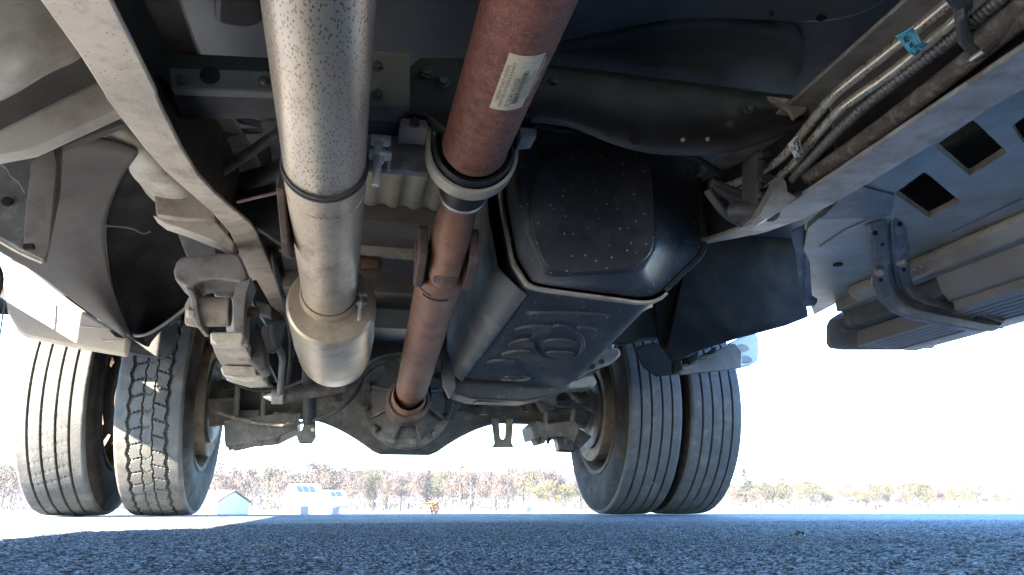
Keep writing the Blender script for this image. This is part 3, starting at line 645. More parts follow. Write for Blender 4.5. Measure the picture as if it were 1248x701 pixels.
mb.loft(g, closed=False); o = mb.build('mount_cover', M['cover'], T, ang=180)
sm = o.modifiers.new('subsurf', 'SUBSURF'); sm.levels = sm.render_levels = 2; sd_ = o.modifiers.new('solid', 'SOLIDIFY'); sd_.thickness = .006; sd_.offset = 1
facing('mount_bracket', [(-40, 175), (40, 187), (73, 172), (70, 230), (52, 319), (0, 291), (-40, 270)], 1.32, .02, M['bracket'], T, .004)
mbk = facing('mount_bracket', [(38, 196), (66, 182), (70, 200), (66, 240), (60, 300), (52, 317), (28, 305), (30, 262)], 1.312, .008, M['bracket_tan'], T, .002)
MB().lathe([(0, .008), (.004, .008)], at(9, 246, Y=1.316), (0, -1, 0), 16, True).build('hole', M['liner_dark'], mbk)
MB().prism(P([(28, 297), (40, 296), (40, 302), (27, 303)], 1.29), (0, .01, 0)).build('slot', M['liner_dark'], mbk, .001)
MB().tube([at(0, 200, Y=1.29), at(8, 206, Y=1.29), at(12, 214, Y=1.29), at(22, 222, Y=1.29), at(30, 235, Y=1.29)], .0007, 6).build('torn_sealant', M['strap'], mbk)
MB().tube(smooth_path([at(-20, 282, Y=1.3), at(0, 294, Y=1.3), at(26, 309, Y=1.3), at(52, 320, Y=1.3)]), .003, 8).build('flange_edge', M['strap'], mbk)
facing('upper_plate', [(40, 188), (140, 142), (152, 150), (115, 164), (78, 178), (66, 184)], 1.36, .02, M['liner'], T, .003)
# wheel arch liner: part of a cylinder round the wheels, open on the inner side
mb = MB(); secs = []
for i in range(25):
    a = rad(168 + (-168 + 20)*i/24)                       # from the low front lip up and over to the rear
    yy = 2.65 + .56*math.cos(a); zz = .40 + .50*math.sin(a)
    secs.append([Vector((x, yy, max(zz, .44))) for x in (-.92, -.80, -.68, -.60)])
mb.loft(secs, closed=False); o = mb.build('wheel_arch_liner', M['liner_dark'], T, ang=180); sd_ = o.modifiers.new('solid', 'SOLIDIFY'); sd_.thickness = .006
def sheet(name, left, right, m, bow=0., n=10, thick=.006):
    rows = []
    for a_, b_ in zip(left, right):
        A_, B_ = at(a_[0], a_[1], Y=a_[2]), at(b_[0], b_[1], Y=b_[2])
        rows.append([A_ + (B_-A_)*(k/n) + Vector((0, bow*math.sin(math.pi*k/n), 0)) for k in range(n+1)])
    o_ = MB().loft(rows, closed=False).build(name, m, T, ang=180)
    q_ = o_.modifiers.new('subsurf', 'SUBSURF'); q_.levels = q_.render_levels = 1
    q_ = o_.modifiers.new('solid', 'SOLIDIFY'); q_.thickness = thick; return o_
wr = [(172, 182, 1.50), (158, 196, 1.56), (146, 215, 1.62), (136, 240, 1.70), (128, 268, 1.77), (128, 290, 1.81), (130, 312, 1.85), (133, 335, 1.88), (138, 360, 1.91), (146, 387, 1.94), (157, 411, 1.96)]
wl = sheet('wheel_arch_panel', [(72, 166, 1.40), (66, 205, 1.50), (60, 250, 1.62), (34, 285, 1.76), (-16, 292, 1.82), (2, 307, 1.85), (36, 324, 1.88), (62, 342, 1.90), (104, 375, 1.92), (138, 398, 1.94), (156, 411, 1.96)], wr, M['liner'], -.03)
for x, y in ((67, 326), (104, 368), (138, 365), (130, 384)): MB().lathe([(0, .005), (.005, .004)], at(x, y, Y=1.918), (0, -1, 0), 10, True).build('push_pin', M['rubber'], wl)
sheet('wheel_well_dark', [(x, y, Y+.02) for x, y, Y in wr], [(172, 160, 1.56), (205, 190, 1.64), (240, 235, 1.74), (275, 275, 1.86), (300, 300, 1.94), (285, 316, 1.97), (262, 330, 2.0), (245, 350, 2.03), (228, 378, 2.06), (205, 394, 2.07), (174, 412, 2.02)], M['liner_dark'], .12)  # black sheet standing in for the shaded interior of the wheel well
MB().tube(smooth_path([at(128, 275, Y=1.72), at(160, 277, Y=1.72), at(175, 286, Y=1.74), at(183, 282, Y=1.74)]), .0025, 8).build('wire', M['liner'], T)
MB().tube(smooth_path([at(152, 404, Y=2.0), at(165, 410, Y=2.0), at(180, 408, Y=2.0), at(205, 392, Y=2.0), at(228, 374, Y=2.0)]), .004, 8).build('cable', M['grey'], T)
sk = facing('side_skirt', [(-2, 312), (30, 324), (58, 346), (90, 370), (104, 380), (140, 402), (157, 410), (154, 434), (90, 423), (30, 411), (21, 404), (8, 380)], 2.02, .03, M['skirt'], T, .008)
for pts in ([(96, 396), (136, 401), (100, 399)], [(122, 413), (150, 415), (124, 417)]): MB().prism(P(pts, 2.017), (0, .01, 0)).build('moulded_rib', M['pale'], sk, .001)
MB().prism(P([(132, 402), (146, 406), (150, 412), (140, 410)], 2.01), (0, .02, 0)).build('tab', M['liner_dark'], sk, .001)
facing('mud_flap', [(155, 410), (176, 412), (216, 392), (217, 412), (211, 427), (197, 437), (165, 433), (154, 430)], 2.14, .012, M['rubber'], T, .004)
MB().tube([at(9, 335, Y=1.95), at(8, 352, Y=1.95), at(4, 380, Y=1.95), at(-1, 415, Y=1.95)], .002, 8).build('door_seal', M['bracket'], T)
MB().tube(smooth_path([at(-2, 326, Y=1.9), at(2, 336, Y=1.9), at(1, 350, Y=1.9), at(-4, 362, Y=1.9)]), .006, 8).build('door_seal', M['rubber'], T)
# pale ducts hung on the outer side of the rail
dv = MB(); secs = []
for k_, ((xa, ya), (xb, yb)) in enumerate((((113, 166), (150, 151)), ((127, 178), (170, 172)), ((136, 186), (184, 186)), ((143, 197), (200, 202)), ((155, 218), (214, 220)), ((163, 224), (228, 232)), ((172, 240), (240, 244)), ((186, 250), (258, 262)), ((196, 262), (275, 280)), ((206, 268), (287, 300)))):
    A_, B_ = at(xa, ya, Y=1.46+.045*k_), at(xb, yb, Y=1.42+.048*k_); mid = (A_+B_)/2
    secs.append([A_, mid + Vector((-.004, -.025, -.012)), B_, B_ + Vector((0, .06, .05)), A_ + Vector((0, .06, .05))])
dv.loft(secs); o = dv.build('air_duct', M['pale'], T, ang=180); q_ = o.modifiers.new('subsurf', 'SUBSURF'); q_.levels = q_.render_levels = 2
bx_ = facing('rail_box', [(187, 224), (202, 220), (228, 234), (250, 242), (262, 256), (262, 268), (226, 268), (190, 262)], 1.70, .08, M['tan'], T, .004)
facing('rail_box', [(185, 262), (228, 267), (262, 268), (286, 296), (284, 306), (262, 296), (222, 280), (198, 272)], 1.72, .05, M['pale'], T, .004)
facing('duct_tail', [(214, 278), (255, 296), (264, 302), (264, 320), (230, 320)], 1.86, .05, M['shield'], T, .004)
MB().prism(P([(262, 296), (264, 296), (266, 320), (263, 320)], 1.855), (0, .01, 0)).build('seam', M['rubber'], T)

# ---- brackets and pipes in the dark between left rail and exhaust
MB().tube(smooth_path([at(244, 205, Y=1.35), at(247, 155, Y=1.3), at(252, 142, Y=1.3), at(265, 140, Y=1.3), at(318, 152, Y=1.3)]), .007, 12).build('vapour_pipe', M['bracket'], T)
MB().tube(smooth_path([at(252, 178, Y=1.35), at(280, 160, Y=1.35), at(320, 160, Y=1.35)]), .006, 12).build('vapour_pipe', M['bracket'], T)
MB().tube([at(256, 219, Y=1.4), at(345, 158, Y=1.32)], .010, 14).build('brace_rod', M['bracket'], T)
MB().tube(smooth_path([at(292, 118, Y=1.1), at(305, 130, Y=1.15), at(316, 142, Y=1.2), at(330, 146, Y=1.25)]), .007, 10).build('cable', M['bracket'], T)
MB().tube(smooth_path([at(300, 220, Y=1.55), at(330, 212, Y=1.5), at(360, 196, Y=1.45)]), .02, 14).build('vapour_pipe', M['dark'], T)
MB().prism(P([(336, 215), (344, 212), (350, 224), (348, 236), (338, 234)], 1.25), (0, .02, 0)).build('tab', M['grey'], T, .003)
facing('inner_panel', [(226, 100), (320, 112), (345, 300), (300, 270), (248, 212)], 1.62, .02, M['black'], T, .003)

# ---- fuel tank: two halves meeting at an upright seam
tk = empty('fuel_tank', (0, 0, 0), T)
def tight(p):
    p = [Vector(q) for q in p]; o_ = []
    for i in range(len(p)):
        a_, b_, c_ = p[i-1], p[i], p[(i+1) % len(p)]; o_ += [b_ + (a_-b_)*.36, b_, b_ + (c_-b_)*.36]
    return chaikin(o_, 2)
seam = [(.265, .80), (.280, .62), (.302, .50), (.335, .450), (.592, .430), (.715, .545), (.718, .68), (.712, .80)]
front = [at(x, y, Y=1.27) for x, y in ((640, 160), (627, 215), (640, 288), (664, 338), (783, 331), (801, 300), (797, 240), (794, 160))]
def sec(Y, k=0., pts=seam, dz=0):
    c = Vector((.49, Y, .62)); return [Vector((x, Y, z+dz)) + (Vector((x, Y, z+dz))-c)*k for x, z in pts]
def mixs(a, b, t, Y): return [Vector((p_.x + (q.x-p_.x)*t, Y, p_.z + (q.z-p_.z)*t)) for p_, q in zip(a, b)]
s0 = sec(1.395, -.03)
fs_ = [s0, mixs(s0, front, .25, 1.375), mixs(s0, front, .75, 1.31), mixs(s0, front, .96, 1.277), [q*1 for q in front]]
cf = sum(front, Vector())/8
fs_ += [[q + (cf-q)*.05 + Vector((0, -.006, 0)) for q in front], [q + (cf-q)*.12 + Vector((0, -.006, 0)) for q in front]]
MB().loft([tight(q) for q in fs_]).build('tank_front', M['tank'], tk, ang=70)
# raised pad on the front face
pad = [(668, 176), (790, 176), (796, 230), (797, 290), (793, 312), (770, 326), (735, 331), (672, 335), (652, 300), (642, 240)]
pp = [at(x, y, Y=1.258) for x, y in pad]; cpad = sum(pp, Vector())/len(pp)
MB().loft([chaikin([q + Vector((0, .02, 0)) for q in pp]), chaikin(pp), chaikin([q + (cpad-q)*.015 + Vector((0, -.0025, 0)) for q in pp])]).build('tank_pad', M['tank'], tk, ang=50)
rear = [(.27, .80), (.275, .60), (.278, .44), (.292, .362), (.592, .348), (.66, .44), (.69, .60), (.69, .80)]
def lerp(a, b, t): return [(p_[0]+(q[0]-p_[0])*t, p_[1]+(q[1]-p_[1])*t) for p_, q in zip(a, b)]
rs = [sec(1.40, -.02), sec(1.43, -.01)] + [sec(1.43+.57*t, 0, lerp(seam, rear, t)) for t in (.1, .25, .4, .55, .7, .85, .96)] + [sec(2.03, -.005, rear), sec(2.045, -.04, rear), sec(2.05, -.1, rear)]
MB().loft([tight(q) for q in rs]).build('tank_rear', M['tank'], tk, ang=60)
def flange(ya, yb, ko, ki, name, m, frac):
    q = [tight(sec(y, k)) for y, k in ((ya, ko), (yb, ko), (yb, ki), (ya, ki))]; n = int(len(q[0])*frac)
    MB().loft([[c[i] for c in q] for i in range(n)]).build(name, m, tk, .0015)
flange(1.390, 1.406, .035, -.04, 'seam_flange', M['strap'], .57)
flange(1.390, 1.406, .014, -.04, 'seam_flange', M['rubber'], 1)
flange(1.411, 1.424, .020, -.04, 'seam_gasket', M['rubber'], 1)
def bot(px, py, d=0.):
    z = .4
    for _ in range(25):
        p_ = at(px, py, Z=z); t = (p_.y-1.43)/.57; w_ = (p_.x-.31)/.28
        z = (.450+(.430-.450)*w_)*(1-t) + (.362+(.348-.362)*w_)*t - d
    return at(px, py, Z=z)
def ribpad(pts):
    c = chaikin([bot(*q) for q in pts], 2); ce = sum(c, Vector())/len(c)
    MB().loft([[q + Vector((0, 0, .01)) for q in c], c, [q + (ce-q)*.06 + Vector((0, 0, -.006)) for q in c]]).build('rib', M['tank'], tk, .0015, ang=40)
for pts in ([(640, 381), (652, 379), (738, 381), (744, 386), (736, 389), (650, 387)], [(622, 402), (640, 396), (676, 396), (674, 403), (640, 405)], [(700, 397), (722, 398), (730, 403), (708, 404)],
            [(616, 419), (632, 413), (652, 412), (652, 422), (628, 423)], [(664, 412), (704, 413), (704, 420), (662, 420)], [(606, 432), (624, 426), (652, 426), (658, 434), (628, 435)], [(664, 427), (704, 428), (696, 434), (666, 433)], [(590, 441), (606, 437), (632, 439), (622, 445), (600, 445)]): ribpad(pts)
loop = chaikin([bot(*q) for q in ((652, 428), (648, 416), (654, 404), (672, 400), (678, 396), (690, 396), (696, 400), (708, 408), (712, 420), (706, 432), (690, 437), (664, 436))], 2)
MB().tube(loop + loop[:2], .0052, 8, False).build('ring', M['tank'], tk)
ov = [bot(628 + 17*math.cos(a), 461 + 2.6*math.sin(a), .0) for a in (2*math.pi*k/24 for k in range(25))]
MB().tube(ov, .003, 8, False).build('emboss', M['tank'], tk)
MB().prism(P([(548, 468), (560, 455), (600, 440), (700, 440), (694, 472), (690, 476), (664, 484), (640, 489), (575, 486), (556, 480)], 2.07), (0, .12, 0)).build('rear_shield', M['tank'], tk, .006)
MB().prism(P([(582, 485), (620, 486), (622, 490), (580, 490)], 2.10), (0, .06, 0)).build('shield_tab', M['dark'], tk, .002)
# grey heat shield along the shaft side
hs = []
for Y, t in ((1.44, 0), (1.55, .2), (1.7, .45), (1.85, .7), (2.03, 1)):
    a_ = lerp(seam, rear, t); hs.append([Vector((a_[0][0]-.022, Y, .80)), Vector((a_[1][0]-.022, Y, a_[1][1])), Vector((a_[2][0]-.024, Y, a_[2][1])), Vector((a_[3][0]-.016, Y, a_[3][1]+.012)), Vector((a_[3][0]+.004, Y, a_[3][1]-.004))])
o = MB().loft(hs, closed=False).build('heat_shield', M['shield'], tk, ang=60); q = o.modifiers.new('solid', 'SOLIDIFY'); q.thickness = .004
facing('shield_strap', [(536, 420), (548, 400), (556, 472), (548, 486), (540, 470)], 2.04, .02, M['beam_blue'], T, .003)
# tank hanger and bits on the outer side
facing('tank_hanger', [(742, 402), (790, 376), (812, 368), (814, 404), (808, 412), (782, 414), (762, 420), (742, 416)], 2.05, .03, M['dark'], T, .006)
MB().lathe([(0, .006), (.004, .006)], at(806, 406, Y=2.046), (0, -1, 0), 12, True).build('hole', M['liner_dark'], T)
hsg = facing('spring_shackle', [(690, 446), (716, 430), (738, 422), (755, 424), (758, 432), (748, 442), (730, 448), (712, 458), (694, 462), (684, 458)], 2.15, .06, M['tan'], T, .008)
for x, y in ((733, 441), (722, 447)): MB().lathe([(0, .009), (.008, .008)], at(x, y, Y=2.148), (0, -1, 0), 6, True).build('bolt', M['rustd'], hsg, .001)
MB().tube(smooth_path([at(742, 424, Y=2.12), at(748, 412, Y=2.12), at(746, 398, Y=2.12)]), .012, 12).build('filler_pipe', M['grey'], T)
facing('leaf_spring', [(680, 470), (692, 462), (724, 458), (728, 466), (724, 472), (690, 474)], 2.3, .1, M['strap'], T, .005)

# ---- fuel lines, conduit and hose inside the right rail
def pipe(name, pts, r, m, n=14, it=3):
    return MB().tube(smooth_path([at(x, y, Z=z) for x, y, z in pts], it), r, n).build(name, m, T)
l1 = pipe('fuel_line', [(1260, -82, .575), (1168, -6, .575), (1092, 56, .575), (1030, 104, .575), (1012, 120, .575), (975, 166, .575), (954, 193, .575), (925, 212, .578), (884, 228, .60)], .0068, M['line'])
l2 = pipe('fuel_line', [(1290, -84, .562), (1196, -2, .562), (1140, 45, .562), (1085, 91, .562), (1037, 123, .562), (1020, 137, .562), (982, 180, .562), (964, 205, .562), (940, 222, .565), (888, 238, .59)], .0068, M['line'])
l3 = pipe('fuel_line', [(955, 238, .56), (930, 238, .57), (890, 243, .60)], .006, M['dark'])
# ribbed conduit
path = smooth_path([at(x, y, Z=z) for x, y, z in ((1250, -28, .556), (1162, 46, .556), (1105, 89, .556), (1051, 131, .556), (1016, 165, .556), (980, 202, .556), (966, 218, .556))], 5)
pts, rs_ = [], []
seg = 0; tot = 0
for i in range(len(path)-1):
    a_, b_ = path[i], path[i+1]; n_ = max(1, int((b_-a_).length/.0009))
    for k in range(n_):
        pts.append(a_ + (b_-a_)*(k/n_)); rs_.append(.0082 if (len(pts)//3) % 2 else .0050)
MB().tube(pts, rs_, 12).build('ribbed_conduit', M['conduit'], T, ang=80)
pipe('hose', [(1330, -50, .545), (1250, 18, .545), (1188, 68, .545), (1105, 133, .545), (1060, 166, .545), (986, 217, .545)], .0125, M['hose'], 20)
pipe('hose', [(1330, -90, .56), (1262, -12, .56), (1222, 24, .555), (1196, 46, .55)], .020, M['hose'], 18)
clm = MB().prism(PZ([(1165, 28), (1178, 20), (1184, 48), (1196, 60), (1212, 64), (1200, 76), (1180, 70), (1168, 56)], .538), (0, 0, .03)).build('hose_clamp', M['bracket'], T, .004)
MB().tube([at(1184, 73, Z=.535), at(1200, 62, Z=.535)], .004, 10).build('clamp_screw', M['zinc'], clm)
MB().prism(PZ([(1146, -4), (1165, -8), (1186, 8), (1176, 22), (1158, 10)], .55), (0, 0, .03)).build('line_clip', M['bracket'], clm, .003)
lc = MB().prism(P([(922, 183), (930, 182), (934, 196), (930, 206), (932, 220), (928, 232), (930, 246), (926, 262), (920, 262), (922, 230)], 1.02), (0, .05, 0)).build('line_clip', M['dark'], T, .003)
for y_ in (187, 216, 236): MB().prism(P([(926, y_-3), (940, y_-4), (944, y_+2), (936, y_+5), (928, y_+4)], 1.01), (0, .04, 0)).build('clip_arm', M['rubber'], lc, .002)
MB().prism(P([(926, 262), (944, 228), (952, 214), (958, 222), (960, 234), (972, 240), (976, 236), (950, 258), (932, 268)], .975), (0, .03, 0)).build('line_bracket', M['grey'], lc, .003)
MB().tube(smooth_path([at(892, 258, Y=1.08), at(918, 256, Y=1.05), at(940, 258, Y=1.0)]), .016, 14).build('connector', M['dark'], lc)
for pts in ([(868, 228), (890, 240), (915, 246)], [(862, 232), (884, 262), (905, 272)], [(866, 222), (900, 236), (925, 240)]):
    MB().tube(smooth_path([at(x, y, Y=1.12) for x, y in pts]), .008, 10).build('wire', M['dark'], T)
# paper tags wrapped over the two lines
def tagpatch(name, quad, m, parent, z=.5535, thick=.0008):
    a_, b_, c_, d_ = [at(x, y, Z=z) for x, y in quad]; secs = []
    for i in range(11):
        t = i/10; e = .0055*(math.sin(t*2*math.pi+.6))*.5
        secs.append([a_+(b_-a_)*t + Vector((0, 0, e)), d_+(c_-d_)*t + Vector((0, 0, e))])
    o_ = MB().loft(secs, closed=False).build(name, m, parent, ang=180); q_ = o_.modifiers.new('solid', 'SOLIDIFY'); q_.thickness = thick; return o_
tg = tagpatch('paper_tag', ((1111, 35), (1131, 54), (1116, 69), (1091, 46)), M['cyan'], l1)
tg['label'] = 'cyan paper tag round the two fuel lines'
for q in (((1104, 46), (1107, 49), (1104, 52), (1101, 49)), ((1109, 50), (1114, 55), (1111, 58), (1106, 53)), ((1114, 51), (1119, 56), (1117, 58), (1112, 53))): tagpatch('print_mark', q, M['ink'], l1, .5515, .0003)
for q in (((1111, 42), (1122, 53), (1121, 54), (1110, 43)), ((1115, 42), (1125, 52), (1124, 53), (1114, 43)), ((1109, 57), (1118, 63), (1117, 64), (1108, 58)), ((1117, 58), (1126, 58), (1126, 59), (1117, 59))): tagpatch('print_mark', q, M['cyan_ink'], l1, .5515, .0003)
tg = tagpatch('paper_tag', ((972, 166), (982, 190), (972, 196), (960, 177)), M['tagw'], l2)
tg['label'] = 'white printed paper tag round the two fuel lines'
rq = random.Random(4)
for i in range(22):
    s_, t = rq.uniform(.1, .85), rq.uniform(.12, .85); ax_, ay_ = 972 + (982-972)*s_ + (960-972)*t, 166 + (190-166)*s_ + (177-166)*t
    tagpatch('print_mark', ((ax_, ay_), (ax_+1.2, ay_+1.6), (ax_+.2, ay_+2.2), (ax_-1, ay_+.8)), M['ink'], l2, .5515, .0003)

# ---- right body sill, with square holes, and what hangs from it
def rsq(pts, Z, k=.09):
    p = PZ(pts, Z); q = []
    for i in range(len(p)):
        q += [p[i] + (p[i-1]-p[i])*k, p[i]*(1-k*.3) + (p[i-1] + p[(i+1) % len(p)])*(k*.15), p[i] + (p[(i+1) % len(p)]-p[i])*k]
    return q
sp_ = MB().plate(PZ([(985, 278), (1030, 240), (1110, 188), (1260, 88), (1420, -20), (1420, 160), (1260, 258), (1180, 302), (1120, 330), (1062, 352), (1036, 361), (992, 384), (974, 330)], .545),
           [rsq(h, .545) for h in ([(1090, 236), (1127, 209), (1171, 246), (1133, 266)], [(1139, 178), (1186, 146), (1228, 186), (1182, 215)], [(1233, 154), (1262, 132), (1290, 160), (1252, 182)])], (0, 0, .012)).build('sill_panel', M['sill'], T)
MB().lathe([(0, .010), (.003, .010)], at(1021, 322, Z=.5445), (0, 0, -1), 18, True).build('hole', M['liner_dark'], sp_)
MB().tube([at(1000, 300, Z=.544), at(1030, 280, Z=.544), at(1062, 266, Z=.544)], .0015, 6).build('seam', M['sill'], sp_)
MB().prism(PZ([(1000, 268), (1028, 238), (1046, 226), (1090, 238), (1085, 262), (1064, 270), (1048, 266)], .542), (0, 0, .002)).build('recess_dark_patch', M['bracket'], sp_, .001)  # flat dark patch: the recess's darkness put into the colour
MB().prism(PZ([(1080, 240), (1135, 195), (1300, 110), (1310, 190), (1180, 240), (1130, 280)], .66), (0, 0, .01)).build('sill_cavity', M['bracket'], sp_)
mb = MB().prism([Vector((1.215, .2, .545)), Vector((1.235, .2, .51)), Vector((1.19, .2, .507)), Vector((1.165, .2, .53)), Vector((1.165, .2, .545))], (0, 1.36, 0)); mb.build('sill_lip', M['sill'], sp_, .006)
MB().prism([Vector((1.23, .2, .52)), Vector((1.26, .2, .52)), Vector((1.26, .2, .9)), Vector((1.23, .2, .9))], (0, 1.5, 0)).build('sill_side', M['sill'], sp_, .004)
MB().tube([at(1160, 283, Z=.543), at(1260, 236, Z=.543)], .0012, 6).build('seam', M['bracket'], sp_)
for x, y in ((1206, 281), (1231, 272), (1113, 328), (1122, 324), (1165, 303)): MB().lathe([(0, .004), (.003, .002)], at(x, y, Z=.5075), (0, 0, -1), 8, True).build('paint_blob', M['sill'], sp_)
MB().prism([at(x, y, Y=Y) for x, y, Y in ((966, 280, 1.25), (981, 272, 1.22), (986, 302, 1.33), (990, 360, 1.60), (997, 364, 1.60), (996, 370, 1.61), (982, 371, 1.62), (977, 340, 1.5), (973, 304, 1.34))], (0, .012, -.004)).build('support_rib', M['bracket'], T, .002)
facing('fender_panel', [(800, 250), (858, 270), (900, 255), (968, 272), (976, 330), (986, 386), (960, 396), (900, 412), (850, 428), (822, 441), (806, 420), (798, 380)], 1.95, .02, M['liner_dark'], T, .004)
facing('fender_panel', [(840, 300), (968, 276), (986, 386), (960, 396), (900, 412), (850, 428), (826, 440), (812, 424)], 1.93, .012, M['liner_dark'], T, .004)
# step bracket
def sby(y): return 1.135 + .235*max(0, min(1, (y-264)/(352-264)))     # the bracket leans back as it comes down
def PB(pts, d=0): return [at(x, y, Y=sby(y)-d) for x, y in pts]
outl, inl = [(1062, 272), (1064, 310), (1067, 345), (1076, 366), (1092, 380), (1112, 388), (1150, 396), (1196, 404), (1216, 402)], [(1103, 262), (1106, 300), (1109, 330), (1113, 346), (1124, 358), (1140, 364), (1170, 370), (1206, 380), (1226, 390)]
mid1 = [(a_[0]*.62+b_[0]*.38, a_[1]*.62+b_[1]*.38) for a_, b_ in zip(outl, inl)]; mid2 = [(a_[0]*.30+b_[0]*.70, a_[1]*.30+b_[1]*.70) for a_, b_ in zip(outl, inl)]
secs = []
for a_, b_, c_, d_ in zip(outl, mid1, mid2, inl):
    q = PB([a_]) + PB([((a_[0]*.85+b_[0]*.15), (a_[1]*.85+b_[1]*.15))], .006) + PB([b_], .010) + PB([((b_[0]+c_[0])/2, (b_[1]+c_[1])/2)], -.008) + PB([c_], .010) + PB([((d_[0]*.85+c_[0]*.15), (d_[1]*.85+c_[1]*.15))], .006) + PB([d_])
    secs.append(q + [p_ + Vector((0, .012, 0)) for p_ in reversed(q)])
stb = MB().loft(secs).build('step_bracket', M['bracket'], T, .002, ang=50)
for x, y in ((1098, 320), (1070, 332)):
    MB().lathe([(-.002, .0105), (.0, .0105), (.001, .008), (.010, .008), (.011, .0055)], PB([(x, y)], .010)[0], (0, -1, -.4), 6, True).build('bolt', M['grey'], stb, .001)
for x, y, r_ in ((1096, 273, .005), (1066, 284, .005), (1075, 298, .003), (1101, 329, .004), (1073, 341, .004), (1190, 388, .005)):
    MB().lathe([(0, r_), (.003, r_)], PB([(x, y)], .0115)[0], (0, -1, -.3), 14, True).build('hole', M['liner_dark'], stb)
# running board
rbo = empty('running_board', (0, 0, 0), T)
def along(profile, y0, y1, name, m, parent=rbo, bev=.004): return MB().prism([Vector((x, y0, z)) for x, z in profile], (0, y1-y0, 0)).build(name, m, parent, bev)
along([(1.222, .532), (1.238, .532), (1.262, .47), (1.275, .462), (1.275, .455), (1.25, .458), (1.236, .476)], .15, 1.345, 'valance', M['board'])
along([(1.262, .438), (1.284, .432), (1.286, .47), (1.262, .47)], .15, 1.345, 'slat_border', M['board'], bev=.002)
along([(1.255, .478), (1.46, .478), (1.46, .53), (1.255, .53)], .15, 1.71, 'board_core', M['bracket'])
for k in range(5):
    x = 1.294 + .025*k; along([(x, .434), (x+.011, .431), (x+.013, .475), (x+.007, .476)], .2, 1.72, 'slat', M['board'], bev=.0012)
along([(1.418, .430), (1.466, .428), (1.480, .436), (1.486, .452), (1.49, .50), (1.47, .535), (1.25, .535), (1.25, .528), (1.462, .528), (1.478, .498), (1.474, .458), (1.462, .442), (1.418, .446)], .15, 1.72, 'board_shell', M['board'], bev=.003)
for y_ in (.5, .8, 1.14, 1.44): MB().box((1.35, y_, .446), (.13, .004, .026)).build('slat_bridge', M['board'], rbo, .001)
ec = P([(1010, 396), (1013, 389), (1020, 384), (1040, 372), (1060, 354), (1070, 338), (1100, 338), (1140, 400), (1140, 424), (1100, 426), (1030, 426), (1014, 424), (1010, 418)], 1.735)
MB().prism(ec, (0, .014, 0)).build('end_cap', M['board'], rbo, .004)
MB().prism(P([(1024, 390), (1062, 366), (1080, 384), (1064, 392), (1030, 408), (1022, 402)], 1.728), (0, .012, 0)).build('cap_panel', M['board'], rbo, .002)
along([(1.382, .4275), (1.462, .4235), (1.462, .428), (1.382, .432)], 1.425, 1.428, 'joint', M['bracket'], bev=0)
# unseen left board, shortened and lowered to cast the ground shadow's edge
b2 = empty('running_board', (0, 0, 0), T)
along([(-1.02, .46), (-.90, .46), (-.88, .40), (-.91, .37), (-1.0, .365), (-1.02, .39)], -2.4, .72, 'board_shell', M['board'], b2)

# right mud flap and fender tail
facing('mud_flap', [(772, 424), (800, 416), (832, 440), (830, 456), (800, 459), (784, 447)], 2.16, .012, M['rubber'], T, .005)
ft = facing('fender_tail', [(830, 457), (828, 446), (850, 434), (880, 424), (896, 418), (905, 428), (904, 449)], 2.08, .012, M['shield'], T, .004)
for pts in ([(821, 442), (830, 436), (832, 450), (822, 455)], [(838, 436), (852, 428), (850, 438), (842, 444)], [(862, 430), (874, 422), (872, 430)]): MB().prism(P(pts, 2.06), (0, .02, 0)).build('rib', M['liner_dark'], ft, .002)
for pts in ([(830, 448), (852, 444), (848, 447), (834, 451)], [(852, 436), (878, 431), (872, 435), (858, 437)]): MB().prism(P(pts, 2.065), (0, .014, 0)).build('rib', M['grey'], ft, .001)
mg = facing('mud_guard', [(888, 418), (905, 410), (921, 405), (925, 412), (926, 430), (924, 440), (914, 446), (900, 449), (898, 432)], 2.40, .02, M['mud'], T, .006)
for x, y in ((904, 424), (908, 438)):
    MB().prism(chaikin(P([(x-8, y-2), (x+2, y-6), (x+10, y), (x+8, y+4), (x-6, y+4)], 2.396)), (0, .006, 0)).build('moulded_pad', M['board'], mg, .001)

